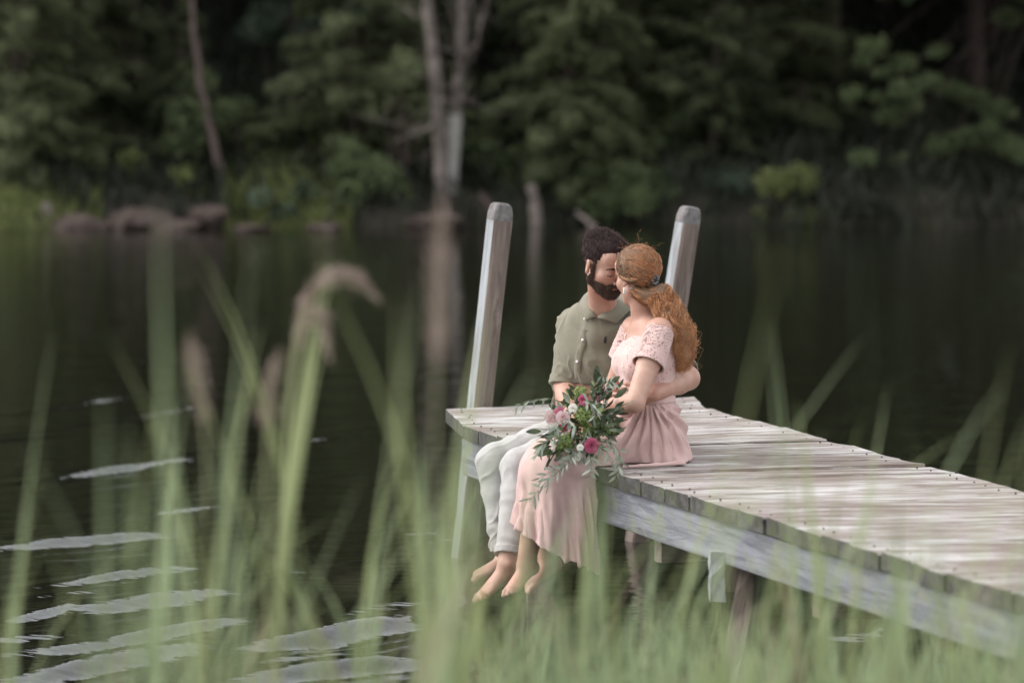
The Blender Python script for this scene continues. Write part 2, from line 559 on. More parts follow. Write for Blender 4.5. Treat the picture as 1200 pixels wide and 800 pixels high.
# lake water: dark, tea-brown, mirror-smooth between the ripples
m, nt, b = new_mat("lake_water")
b.inputs["Base Color"].default_value = (0.008, 0.0082, 0.0050, 1)
b.inputs["Roughness"].default_value = 0.008
b.inputs["IOR"].default_value = 1.333
b.inputs["Specular IOR Level"].default_value = 0.5
v = coords(nt, (1.0, 2.6, 1)); n1 = noise(nt, v, 2.2, 3, 0.5, 0.3)
v2 = coords(nt, (1.0, 4.0, 1)); n2 = noise(nt, v2, 7.0, 2, 0.5, 0.2)
ad = node(nt, "ShaderNodeMath", operation='MULTIPLY_ADD'); nt.links.new(n2, ad.inputs[0]); ad.inputs[1].default_value = 0.22; nt.links.new(n1, ad.inputs[2])
bump(nt, b, ad.outputs[0], 0.11, 0.06)
M['water'] = m

# ================================================================== ground: one sheet with the lake basin in it
def shore_y(x):
    return 43.0 + 0.5 * np.sin(x * 0.45 + 1) + 0.25 * np.sin(x * 1.3)

def ground_z(x, y):
    x = np.asarray(x, float); y = np.asarray(y, float)
    near = np.clip((9.8 - y) / 2.2, 0, 1); near = near * near * (3 - 2 * near)
    s = y - shore_y(x)
    far = np.clip((s + 0.6) / 2.2, 0, 1); far = far * far * (3 - 2 * far)
    z = -1.1 + 1.85 * near + 1.35 * far
    z = z + np.where(s > 0, np.minimum(np.maximum(s - 1.0, 0), 60) * 0.17, 0)
    z = z + np.where(s > -0.5, 0.07 * np.sin(1.7 * x + 0.6 * y) * np.sin(2.3 * y + x) + 0.05 * np.sin(4.1 * x), 0)
    side = np.clip((np.abs(x - 3) - 58) / 6, 0, 1)
    return z * (1 - side) + side * np.maximum(z, 1.5)

def axis(stops):
    out = []
    for (a, b_, st) in stops:
        out.append(np.arange(a, b_, st))
    return np.concatenate(out + [[stops[-1][1]]])

gx = axis([(-900, -80, 60), (-80, -18, 3), (-18, 18, 0.35), (18, 80, 3), (80, 900, 60)])
gy = axis([(-500, -20, 60), (-20, 6, 1.2), (6, 11, 0.3), (11, 41, 2.5), (41, 52, 0.25), (52, 120, 3), (120, 1200, 90)])
GX, GY = np.meshgrid(gx, gy, indexing='ij')
GZ = ground_z(GX, GY)
def grid_faces(nx, ny):
    i = np.arange(nx * ny).reshape(nx, ny)
    return np.stack([i[:-1, :-1], i[1:, :-1], i[1:, 1:], i[:-1, 1:]], -1).reshape(-1, 4)
tag(obj("ground", np.stack([GX, GY, GZ], -1).reshape(-1, 3), grid_faces(len(gx), len(gy)), M['ground']), "dark earthy banks round the small lake", kind='structure')

# ------------------------------------------------------------------ water, with the wakes running in from the left
wx = axis([(-62, -8, 2.0), (-8, -3.4, 0.2), (-3.4, 3.8, 0.03), (3.8, 10, 0.2), (10, 68, 2.0)])
wy = axis([(8.0, 12.0, 0.2), (12.0, 19.0, 0.018), (19.0, 27, 0.03), (27, 45.0, 0.25)])
WX, WY = np.meshgrid(wx, wy, indexing='ij')
def wake(x, y, crest_y0, x0, x1, amp, lam, slope, bend=0.0, n=1.0, seed=0):
    """A short packet of swell with crests rising away to the right, fading at both ends."""
    yc = crest_y0 + slope * (x - x0) + bend * (x - x0)**2 + 0.03 * np.sin(7 * x + seed) + 0.015 * np.sin(19 * x + 2.1 * seed)
    q = (y - yc) / lam
    along = 1 / (1 + np.exp(-(x - x0) / 0.12)) / (1 + np.exp((x - x1) / 0.10))
    return amp * along * np.exp(-(q / n)**2) * np.cos(2 * math.pi * q)
WZ = np.zeros_like(WX)
WAKES = [  # photo pixels of the two ends of a bright streak, strength, wave length
    (75, 476, 155, 465, 2.2, .42), (160, 488, 240, 475, 2.2, .42), (75, 557, 250, 535, 1.8, .5), (310, 519, 350, 516, 1.6, .4),
    (0, 641, 215, 621, 1.4, .6), (100, 675, 215, 664, 1.4, .55), (20, 700, 75, 692, 1.1, .45), (0, 727, 70, 712, 1.2, .5), (85, 711, 260, 690, 1.5, .75),
    (120, 747, 270, 725, 1.35, .5), (20, 760, 80, 755, 1.1, .4), (20, 792, 260, 750, 1.5, .8), (300, 755, 520, 718, 1.6, .75), (300, 792, 505, 765, 1.6, .75),
    (990, 742, 1070, 728, 1.5, .55), (1060, 785, 1110, 772, 1.2, .45), (165, 570, 195, 566, 1.5, .45), (165, 590, 195, 585, 1.4, .45), (165, 604, 195, 600, 1.3, .4), (245, 593, 270, 590, 1.4, .4), (10, 515, 60, 511, 1.5, .4), (300, 640, 350, 633, 1.1, .4)]
_r = random.Random(3)
for q in range(26):
    a_, b_, w_ = _r.uniform(10, 500), _r.uniform(500, 785), _r.uniform(12, 45)
    WAKES.append((a_, b_, a_ + w_, b_ - w_ * .11, _r.uniform(1.2, 1.7), _r.uniform(.25, .4)))
for i, (ax_, ay_, bx_, by_, st, lam) in enumerate(WAKES):
    p0, p1 = on_plane(ax_, ay_, 0), on_plane(bx_, by_, 0)
    sl = (p1[1] - p0[1]) / (p1[0] - p0[0])
    WZ += wake(WX, WY, p0[1], p0[0], p1[0], 0.0165 * st * lam / 0.55, lam, sl, 0, 0.5, i)
def mini(x, y, seed, freq, sx):
    r = np.random.default_rng(seed); out = np.zeros_like(x)
    for i in range(7):
        a = r.normal(0.25, 0.35)
        k = freq * r.uniform(0.7, 1.5)
        out += np.sin(k * (y * math.cos(a) - x * math.sin(a)) + r.uniform(0, 6.3)) * np.sin(sx * r.uniform(0.5, 1.4) * x + r.uniform(0, 6.3) + 0.3 * y)
    return out / 7
WZ += 0.0026 * mini(WX, WY, 3, 17, 2.5) + 0.0045 * mini(WX, WY, 4, 6.0, 0.8)
for (qx, qy, rr, am) in [(560, 706, 0.25, .0010), (610, 702, 0.2, .0010), (470, 668, .3, .0008)]:   # rings where the toes and reeds stir the water
    c = on_plane(qx, qy, 0); R_ = np.hypot(WX - c[0], WY - c[1])
    WZ += am * np.exp(-(R_ / (rr * 1.6))**2) * np.cos(2 * math.pi * R_ / 0.11)
dense = np.clip((WY - 12.0) / 0.4, 0, 1) * np.clip((28 - WY) / 3.0, 0, 1) * np.clip((WX + 3.4) / 0.5, 0, 1) * np.clip((3.8 - WX) / 0.5, 0, 1)
WZ *= dense
tag(obj("water", np.stack([WX, WY, WZ], -1).reshape(-1, 3), grid_faces(len(wx), len(wy)), M['water']), "dark still lake water with pale streaks of reflected sky", kind='structure')

# ================================================================== jetty
LP = [on_plane(522, 479, DK)[:2], on_plane(545, 500, DK)[:2], on_plane(1200, 698.5, DK)[:2]]
RP = [on_plane(812, 464, DK)[:2], on_plane(828, 478, DK)[:2], on_plane(1200, 574.5, DK)[:2]]
LP.append(LP[2] + (LP[2] - LP[1]) * 0.9); RP.append(RP[2] + (RP[2] - RP[1]) * 1.1)
LP, RP = np.array(LP), np.array(RP)
AXD = unit(np.append(LP[2] - LP[1], 0))                  # along the jetty, towards the near bank
OUT = A(-AXD[1], AXD[0], 0) * (-1 if -AXD[1] > 0 else 1) # out over its left long side
OUT = OUT if OUT[0] < 0 else -OUT
def along(poly, s):
    for a, b_ in zip(poly[:-1], poly[1:]):
        L = np.linalg.norm(b_ - a)
        if s <= L or b_ is poly[-1]: return a + (b_ - a) * s / L
        s -= L
    return poly[-1]
def hit(poly, p, ang):
    d = A(math.cos(ang), math.sin(ang))
    best = None
    for i, (a, b_) in enumerate(zip(poly[:-1], poly[1:])):
        e = b_ - a
        det = d[0] * -e[1] + d[1] * e[0]
        t = ((a - p)[0] * -e[1] + (a - p)[1] * e[0]) / det
        u = (d[0] * (a - p)[1] - d[1] * (a - p)[0]) / det
        if (u >= -1e-6 or i == 0) and u <= 1: return p + d * t
    return p + d * t
jetty = empty("jetty", (LP[1][0], LP[1][1], 0), "weathered grey plank jetty on posts, the couple sitting on its edge", "jetty")
PLANK_W = 0.225
NPL = 44
lines = []
for k in range(NPL + 1):
    s_ = k * PLANK_W
    ang = math.radians(np.interp(s_, [0, 1.2, 5.5, 9], [26, 15, 5, 3]))
    l = along(LP, s_); lines.append((l, hit(RP, l, ang)))
TH = 0.055
for k in range(NPL):
    (l0, r0), (l1, r1) = lines[k], lines[k + 1]
    if min(l0[1], l1[1]) < 7.6: break
    lj, rj = RNG.uniform(-0.006, 0.008), RNG.uniform(-0.012, 0.012)
    if k == 0: lj = rj = 0
    c = (l0 + l1 + r0 + r1) / 4
    xd = unit((r0 + r1) - (l0 + l1))
    ang = math.atan2(xd[1], xd[0])
    Rm = np.array([[xd[0], xd[1]], [-xd[1], xd[0]]])
    seg = 14
    g = 0.004
    top0, top1 = [], []
    for i in range(seg + 1):
        t = i / seg
        p0 = Rm @ (l0 + (r0 - l0) * t - c); p1 = Rm @ (l1 + (r1 - l1) * t - c)
        e = unit(p1 - p0) * g
        p0 = p0 + e * RNG.uniform(0.5, 1.6); p1 = p1 - e * RNG.uniform(0.5, 1.6)
        if i == 0: p0[0] -= lj; p1[0] -= lj
        if i == seg: p0[0] += rj; p1[0] += rj
        top0.append(p0); top1.append(p1)
    v = []
    warp = RNG.normal(0, 0.0018); tilt = RNG.normal(0, 0.0025); lift = RNG.uniform(-0.003, 0.003)
    for i in range(seg + 1):
        t = i / seg
        for (q, dz, sh) in ((top0[i], -TH, 0), (top0[i], -0.006, 0), (top0[i], 0, 1), ((top0[i] + top1[i]) / 2, 0.0, 0), (top1[i], 0, -1), (top1[i], -0.006, 0), (top1[i], -TH, 0)):
            e = unit(top1[i] - top0[i]) * 0.006 * sh
            z = dz + lift + warp * math.sin(5 * t) + RNG.normal(0, 0.0006) + (tilt if sh == 1 else -tilt if sh == -1 else 0)
            if dz == 0 and sh == 0: z -= 0.002 * (1 + warp * 300)
            v.append((q[0] + e[0], q[1] + e[1], z))
    n_ = 7
    f = [(i * n_ + j, i * n_ + (j + 1) % n_, (i + 1) * n_ + (j + 1) % n_, (i + 1) * n_ + j) for i in range(seg) for j in range(n_)]
    caps = [tuple(range(n_ - 1, -1, -1)), tuple(seg * n_ + j for j in range(n_))]
    o = obj("plank", v, f + caps, M['plank'], None, False, loc=(0, 0, 0))
    o.data.materials.append(M['plank_end'])
    for q in range(len(f), len(f) + 2): o.data.polygons[q].material_index = 1
    for q, pl in enumerate(o.data.polygons):
        if q < len(f) and q % n_ in (0, 6, 5): pl.material_index = 1 if q % n_ != 0 else 1
    # wind outward
    bmq = bmesh.new(); bmq.from_mesh(o.data); bmesh.ops.recalc_face_normals(bmq, faces=bmq.faces[:]); bmq.to_mesh(o.data); bmq.free()
    o.parent = jetty
    o.location = (c[0] - jetty.location[0], c[1] - jetty.location[1], DK)
    o.rotation_euler = (0, 0, ang)

NAILS = MB()
for k in range(min(NPL, 40)):
    (l0, r0), (l1, r1) = lines[k], lines[k + 1]
    if min(l0[1], l1[1]) < 8: break
    for fr_ in (0.05, 0.94):
        for sp in (0.28, 0.72):
            q = (l0 + (r0 - l0) * fr_) * (1 - sp) + (l1 + (r1 - l1) * fr_) * sp + RNG.normal(0, .008, 2)
            v, f = tube([(q[0], q[1], DK - .004), (q[0], q[1], DK + .0035)], [.0036, .003], 7); NAILS.add(v, f)
M['nail_iron'] = noisy_mat("rusty_nail", (0.03, 0.02, 0.016), (0.09, 0.05, 0.035), 200, 0.8)
NAILS.build("nail_heads", M['nail_iron'], jetty, False)["kind"] = "stuff"
def beam_part(name, p0, p1, w, h, mat, seg=10, jit=0.0015, parent=None):
    """A beam whose local x runs along it, so that its grain does too."""
    p0, p1 = np.asarray(p0, float), np.asarray(p1, float)
    L = np.linalg.norm(p1 - p0)
    v, f = bar((0, 0, 0), (L, 0, 0), w, h, seg=seg, jit=jit)
    o = obj(name, v, f, mat, None, False, loc=(0, 0, 0))
    d = unit(p1 - p0)
    q = Vector((1, 0, 0)).rotation_difference(Vector(d))
    # keep the beam upright
    y = np.cross((0, 0, 1), d)
    if np.linalg.norm(y) > 0.05:
        y = unit(y); z = np.cross(d, y)
        q = Matrix(((d[0], y[0], z[0]), (d[1], y[1], z[1]), (d[2], y[2], z[2]))).to_quaternion()
    o.rotation_mode = 'QUATERNION'; o.rotation_quaternion = q
    pr = parent or jetty
    o.parent = pr
    o.location = p0 - np.array(pr.location)
    return o
zf = DK - TH - 0.075 - 0.004
fl0 = np.append(LP[1] - AXD[:2] * 0.10, zf) + A(-0.0, 0, 0) - OUT * 0.05
fl1 = np.append(LP[3], zf) - OUT * 0.05
beam_part("side_beam", fl0, fl1, 0.06, 0.145, M['fascia'], 26)
fr0 = np.append(RP[0], zf) + OUT * 0.05 + AXD * 0.15
fr1 = np.append(RP[3], zf) + OUT * 0.05
beam_part("side_beam", fr0, fr1, 0.06, 0.145, M['fascia'], 26)
for s_ in (0.35, 1.9, 3.3, 4.7, 6.2):                     # cross beams under the deck and their legs
    l = np.append(along(LP[1:], s_), 0); 
    rr = l - OUT * 1.05
    a = l - OUT * 0.09; a[2] = zf - 0.125; b2 = rr; b2[2] = zf - 0.125
    beam_part("cross_beam", a, b2, 0.07, 0.10, M['post'], 4)
    for q, sgn in (((l - OUT * 0.16, 1), (rr + OUT * 0.06, -1)) if s_ < 1 else ((rr + OUT * 0.06, -1),)):
        top = q.copy(); top[2] = zf - 0.06
        bot = top + A(-0.02 * sgn, 0, -1.5)
        beam_part("leg", bot + AXD * 0.086, top + AXD * 0.086, 0.085, 0.085, M['post'], 4, 0.003)
# short bracket post bolted behind the near beam, and the leaning prop below it
bk = P(840, 652, on_plane(840, 590, DK)[1] + 0.03)
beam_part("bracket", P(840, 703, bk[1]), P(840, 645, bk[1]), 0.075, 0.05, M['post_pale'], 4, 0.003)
beam_part("prop", P(856, 812, bk[1] - 0.05), P(880, 668, bk[1] + 0.12), 0.07, 0.07, M['post'], 4, 0.003)

def mooring_post(bx, by, Y, tx, ty, low_pale):
    top = P(tx, ty, Y); base = P(bx, by, Y)
    d = unit(top - base)
    bot = base - d * (base[2] + 0.9) / d[2]
    L = np.linalg.norm(top - bot)
    w = 0.080
    # square section with rounded shoulders; built along local z
    rot = math.radians(26)
    prof = []
    for k in range(4):
        a0 = math.pi / 4 + k * math.pi / 2
        for da in (-0.12, 0.12):
            prof.append((math.cos(a0 + da) * w * 0.70, math.sin(a0 + da) * w * 0.70))
    zs = list(np.linspace(0, L - 0.075, 14)) + [L - 0.045, L - 0.024, L - 0.009, L]
    sc = [1] * 14 + [0.98, 0.92, 0.80, 0.58]
    v = []
    for z, s__ in zip(zs, sc):
        for (a_, b_) in prof:
            v.append((a_ * s__ + RNG.normal(0, .0008), b_ * s__ + RNG.normal(0, .0008), z))
    n = len(prof); m_ = len(zs)
    f = [(i * n + j, i * n + (j + 1) % n, (i + 1) * n + (j + 1) % n, (i + 1) * n + j) for i in range(m_ - 1) for j in range(n)]
    f.append(tuple((m_ - 1) * n + j for j in range(n)))
    o = obj("mooring_post", np.array(v)[:, [2, 1, 0]] * A(1, -1, 1), f, M['post'], None, False, loc=(0, 0, 0))
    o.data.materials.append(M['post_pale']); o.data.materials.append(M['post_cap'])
    bmq = bmesh.new(); bmq.from_mesh(o.data); bmesh.ops.recalc_face_normals(bmq, faces=bmq.faces[:]); bmq.to_mesh(o.data); bmq.free()
    # local x -> d ; spin so that one side faces left of the camera
    x = d; y0 = A(math.cos(rot), math.sin(rot), 0); y = unit(y0 - x * np.dot(y0, x)); z = np.cross(x, y)
    mw = Matrix(((x[0], y[0], z[0]), (x[1], y[1], z[1]), (x[2], y[2], z[2])))
    for pl in o.data.polygons:
        nw = np.array(mw @ pl.normal)
        cx = pl.center[0]
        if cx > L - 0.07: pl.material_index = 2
        elif nw[0] < -0.55 and (low_pale or (bot + x * cx)[2] > DK - 0.02): pl.material_index = 1  # left-facing sides take the paler colour, skylight painted in
    o.rotation_mode = 'QUATERNION'; o.rotation_quaternion = mw.to_quaternion()
    o.parent = jetty; o.location = bot - np.array(jetty.location)
    return o
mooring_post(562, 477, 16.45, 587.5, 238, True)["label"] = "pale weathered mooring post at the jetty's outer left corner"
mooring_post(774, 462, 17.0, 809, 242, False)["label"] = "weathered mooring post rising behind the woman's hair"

# ================================================================== far bank: trees
def cards(c, d, L, W, droop=0.0, nrm=None):
    """Pointed leaf quads: centres c, directions d, length L, width W."""
    n = len(c)
    d = d / (np.linalg.norm(d, axis=1, keepdims=True) + 1e-9)
    r = RNG.normal(0, 1, (n, 3)) if nrm is None else nrm + RNG.normal(0, 0.35, (n, 3))
    s_ = np.cross(d, r); s_ /= np.linalg.norm(s_, axis=1, keepdims=True) + 1e-9
    L = np.broadcast_to(L, n)[:, None]; W = np.broadcast_to(W, n)[:, None]
    v = np.stack([c - d * L / 2, c + s_ * W / 2, c + d * L / 2, c - s_ * W / 2], 1).reshape(-1, 3)
    return v, np.arange(n * 4).reshape(n, 4)

def merge(parts):
    vs, fs, n = [], [], 0
    for v, f in parts:
        vs.append(v); fs.append(np.asarray(f) + n); n += len(v)
    return np.concatenate(vs), np.concatenate(fs)

def rmesh(name, parts, mat):
    v, f = merge(parts); return make_mesh(name, v, f, mat, False)

def trunk_geo(pts, r0, r1, n=8, knots=0.06):
    pts = np.asarray(pts, float); m_ = len(pts)
    rr = np.linspace(r0, r1, m_) * (1 + RNG.normal(0, knots, m_))
    rr[0] *= 1.25
    v, f = tube(pts, rr, n)
    return v, f[:-2]

def spruce_geo(H, spread, low, top_open=False, dens=1.0, detail_h=3.2, droop=0.35):
    """Needle sprays on drooping boughs: fine below detail_h, coarser above it."""
    parts = []; twigs = MB()
    h = low
    while h < H - 0.15:
        fr = (h - low) / (H - low)
        Lb = spread * (1 - fr)**0.8 * RNG.uniform(0.75, 1.15) + 0.08
        nb = 5 if h < detail_h else 4
        if h > detail_h: Lb *= 0.62
        a0 = RNG.uniform(0, 6.28)
        for k in range(nb):
            a = a0 + k * 6.283 / nb + RNG.normal(0, 0.25)
            L = Lb * RNG.uniform(0.7, 1.15)
            if RNG.random() < 0.2: continue
            dr = A(math.cos(a), math.sin(a), 0)
            fine = h < detail_h
            n = int((330 if fine else 20) * L * dens * RNG.uniform(.5, 1.3)) + 6
            t = RNG.uniform(0.12, 1, n)**0.8
            side = RNG.uniform(-1, 1, n) * 0.34 * L * (1.05 - t)**0.7
            sd_ = A(-dr[1], dr[0], 0)
            z = h + 0.12 * L * t - droop * L * t**2 + 0.10 * L * np.maximum(t - .75, 0)
            hang = -np.abs(RNG.normal(0, 0.085 if fine else 0.09, n)) - 0.05 * L * (np.abs(side) / (0.34 * L))
            c = dr * (L * t)[:, None] + sd_ * side[:, None] + np.stack([0 * t, 0 * t, z + hang], 1)
            d = dr * 0.7 + sd_ * np.sign(side)[:, None] * 0.8 + np.stack([0 * t, 0 * t, -0.25 - RNG.uniform(0, .7, n)], 1) + RNG.normal(0, .2, (n, 3))
            if fine: parts.append(cards(c, d, RNG.uniform(0.07, 0.15, n), RNG.uniform(0.02, 0.042, n), nrm=np.array([[0, 0, 1.0]])))
            else: parts.append(cards(c, d, RNG.uniform(0.25, 0.45, n), RNG.uniform(0.10, 0.2, n), nrm=np.array([[0, 0, 1.0]])))
            if fine:
                tt = np.linspace(0, 1, 4)
                pts = dr * (L * tt)[:, None] + np.stack([0 * tt, 0 * tt, h + 0.12 * L * tt - droop * L * tt**2], 1)
                v, f = tube(pts, np.linspace(0.014, 0.004, 4), 3, False); twigs.add(v, f)
        h += RNG.uniform(0.16, 0.26) if h < detail_h else RNG.uniform(0.35, 0.6)
    return parts, twigs

def clump_geo(centers, radii, n_per, size=(0.05, 0.1), flat=0.8):
    parts = []
    for c, R_ in zip(centers, radii):
        n = int(n_per * (R_ / 0.3)**2)
        p = RNG.normal(0, 1, (n, 3)); p /= np.linalg.norm(p, axis=1, keepdims=True)
        p *= (RNG.uniform(0.25, 1, n)**0.6)[:, None] * R_ * A(1, 1, flat)
        d = RNG.normal(0, 0.8, (n, 3)) + A(0, 0, -0.5)
        parts.append(cards(p + c, d, RNG.uniform(*size, n), RNG.uniform(size[0] * .6, size[1] * .6, n)))
    return parts

def tree_thing(name, base, label, cat, group, crown_mesh, trunk_mesh, rz=0.0, sc=1.0):
    r_ = empty(name, base, label, cat, group)
    r_.rotation_euler = (0, 0, rz); r_.scale = (sc, sc, sc)
    for nm, me in (("crown", crown_mesh), ("trunk", trunk_mesh)):
        if me is None: continue
        o = bpy.data.objects.new(nm, me); COL.objects.link(o); o.parent = r_
    return r_

def base_at(px, Y, sink=0.05):
    x = (px - 600) * Y / F_PX
    return A(x, Y, float(ground_z(x, Y)) - sink)

def path_interp2(ctrl, n):
    ctrl = np.asarray(ctrl, float); t = np.linspace(0, len(ctrl) - 1, n)
    out = np.stack([np.interp(t, range(len(ctrl)), ctrl[:, i]) for i in range(3)], 1)
    for _ in range(4): out[1:-1] = (out[:-2] + 2 * out[1:-1] + out[2:]) / 4
    return out
# --- spruces: four shapes
SPR = []
for (H, sp, low, dens, mt, dr) in ((6.5, 1.15, 0.25, 1.0, 'spruce', .35), (7.5, 1.35, 0.5, 0.9, 'spruce', .3), (5.0, 0.95, 0.15, 1.1, 'spruce2', .4), (8.0, 1.5, 1.0, 0.8, 'spruce2', .35)):
    pr, tw = spruce_geo(H, sp, low, dens=dens, droop=dr)
    ptz = np.linspace(-0.3, H, 9)
    tv, tf = trunk_geo(np.stack([0.03 * np.sin(ptz), 0.03 * np.cos(1.3 * ptz), ptz], 1), 0.085, 0.015)
    tw.add(tv, tf)
    SPR.append((rmesh("crown", pr, M[mt]), make_mesh("trunk", np.concatenate(tw.v), tw.f, M['bark'])))
spots = [  # px, Y, shape, turn, scale, label
    (18, 44.8, 0, 0.4, 0.95, "feathery green young spruce at the lake's far left edge"),
    (88, 45.8, 1, 1.7, 0.9, "bushy spruce with low boughs behind the left shore rocks"),
    (150, 46.8, 2, 2.9, 1.1, "dark spruce above the biggest shore rock"),
    (216, 45.6, 2, 5.1, 0.62, "small narrow spruce beside the thin leaning trunk"),
    (418, 45.5, 1, 3.3, 1.0, "broad spruce reaching the water, left of the pale birch"),
    (462, 46.6, 0, 0.2, 1.0, "spruce with brownish inner boughs directly behind the pale birch"),
    (664, 45.4, 0, 2.2, 1.05, "light green spruce spreading a wide layered bough above the left mooring post"),
    (742, 46.4, 1, 4.4, 0.95, "spruce standing behind the man's head across the lake"),
    (836, 45.8, 2, 1.0, 0.9, "low spruce behind the right mooring post across the lake"),
    (600, 47.6, 3, 1.4, 1.0, "shaded spruce in the gap right of the pale birch"),
    (700, 48.6, 3, 3.6, 1.0, "dim spruce between the two lighter ones across the lake"),
    (900, 48.0, 1, 0.9, 1.0, "spruce between the two straight bare trunks on the right"),
]
for (px, Y, k, rz, sc, lab) in spots:
    sp_t = tree_thing("spruce_tree", base_at(px, Y), lab, "tree", "spruces along the far shore", SPR[k][0], SPR[k][1], rz, sc)
    if px == 664:                                          # its wide layered bough and the light tuft above it
        sp_t.rotation_euler = (0, 0, 0); sp_t.scale = (1, 1, 1)
        arc = path_interp2([P(568, 124, 45.0), P(600, 113, 44.9), P(650, 110, 44.9), P(700, 122, 44.9), P(748, 162, 45.0)], 40)
        k_ = RNG.integers(0, 40, 1500); tt_ = k_ / 39
        c_ = arc[k_] + np.stack([RNG.normal(0, .03, 1500), RNG.normal(0, .22, 1500), -np.abs(RNG.normal(0, .13, 1500)) * (1 + .5 * np.sin(tt_ * 25))], 1)
        d_ = np.stack([np.sign(tt_ - .45) * .6 + RNG.normal(0, .3, 1500), RNG.normal(0, .5, 1500), -.7 + RNG.normal(0, .3, 1500)], 1)
        v, f = merge([cards(c_, d_, RNG.uniform(.07, .15, 1500), RNG.uniform(.02, .045, 1500))]); obj("bough", v, f, M['spruce'], sp_t, False)
        v, f = merge(clump_geo([P(655, 42, 44.9), P(672, 60, 44.9), P(648, 66, 44.9), P(700, 75, 45.0), P(690, 10, 45.0)], [.24, .2, .18, .16, .28], 300, (.06, .12))); obj("light_tuft", v, f, M['spruce'], sp_t, False)

# --- tall canopy trees of the wood: bare stems in the picture, crowns above it
TALL = []
for i in range(3):
    H = 11.5 + 1.5 * i
    n = 850
    t = RNG.uniform(0, 1, n)
    rad = 1.9 * np.sin(math.pi * np.clip(t * 0.92 + .08, 0, 1))**0.6 * RNG.uniform(0.2, 1, n)
    a = RNG.uniform(0, 6.28, n)
    c = np.stack([rad * np.cos(a), rad * np.sin(a), 2.9 + (H - 2.9) * t], 1)
    d = np.stack([np.cos(a), np.sin(a), -0.4 + 0 * a], 1) + RNG.normal(0, .5, (n, 3))
    cr = rmesh("crown", [cards(c, d, RNG.uniform(0.45, 0.95, n), RNG.uniform(0.3, 0.6, n))], M['leaf_shaded' if i else 'spruce2'])
    z = np.linspace(-0.4, H * 0.93, 10)
    tv, tf = trunk_geo(np.stack([0.06 * np.sin(z * .5 + i), 0.05 * np.cos(z * .7), z], 1), 0.13, 0.03, 9)
    mb = MB(); mb.add(tv, tf)
    for q in range(16):                                    # dead snags low on the stem
        zz = RNG.uniform(0.8, 3.4); aa = RNG.uniform(0, 6.28); L = RNG.uniform(.2, .7)
        p = A(0, 0, zz); e = p + A(math.cos(aa) * L, math.sin(aa) * L, RNG.uniform(-.2, .05))
        v, f = tube([p, (p + e) / 2 + RNG.normal(0, .03, 3), e], [.012, .008, .003], 3, False); mb.add(v, f)
    TALL.append((cr, make_mesh("trunk", np.concatenate(mb.v), mb.f, M['bark']), make_mesh("trunk", np.concatenate(mb.v), mb.f, M['bark_pale'])))
seen = [(36, 50, "first of two straight reddish stems at the picture's far left"), (57, 50.6, "straight stem with a lit edge near the far left"),
        (876, 49.5, "slim straight stem right of the right mooring post"), (931, 49.0, "thickest straight bare stem among the spruces on the right"),
        (974, 50.5, "thin dark reddish stem left of the overhanging maple")]
for i, (px, Y, lab) in enumerate(seen):
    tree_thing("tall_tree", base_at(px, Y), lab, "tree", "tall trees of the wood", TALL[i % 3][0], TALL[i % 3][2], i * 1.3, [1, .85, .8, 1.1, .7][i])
k = 0
for row, (Y0, step) in enumerate(((49.5, 2.6), (52.5, 2.3), (56, 2.6))):
    x = -17.0 + row * 0.8
    while x < 18:
        px = 600 + x * F_PX / Y0
        if all(abs(px - q[0]) > 26 for q in seen):
            xx, yy = x + RNG.normal(0, .3), Y0 + RNG.normal(0, .5)
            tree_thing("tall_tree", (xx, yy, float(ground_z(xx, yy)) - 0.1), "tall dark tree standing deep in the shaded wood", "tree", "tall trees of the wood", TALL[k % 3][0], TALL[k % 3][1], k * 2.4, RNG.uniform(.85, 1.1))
        k += 1; x += step * RNG.uniform(.8, 1.25)
# the mass of the wood behind and to both sides
n = 26000
X_ = RNG.uniform(-60, 62, n); Y_ = RNG.uniform(57, 76, n)
sidem = np.abs(X_) > 8.2
Y_[sidem] = RNG.uniform(46.5, 70, sidem.sum())
Z_ = ground_z(X_, Y_) + RNG.uniform(0, 1, n) * np.where(sidem, 9.5, 9.0)
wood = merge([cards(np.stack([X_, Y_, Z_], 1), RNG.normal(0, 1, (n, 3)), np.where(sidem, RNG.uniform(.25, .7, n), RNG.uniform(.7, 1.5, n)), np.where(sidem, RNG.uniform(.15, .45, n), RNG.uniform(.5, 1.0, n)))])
tag(obj("woodland", wood[0], wood[1], M['leaf_shaded'], None, False), "dark mass of the far-off wood behind the nearer trees", kind='stuff')

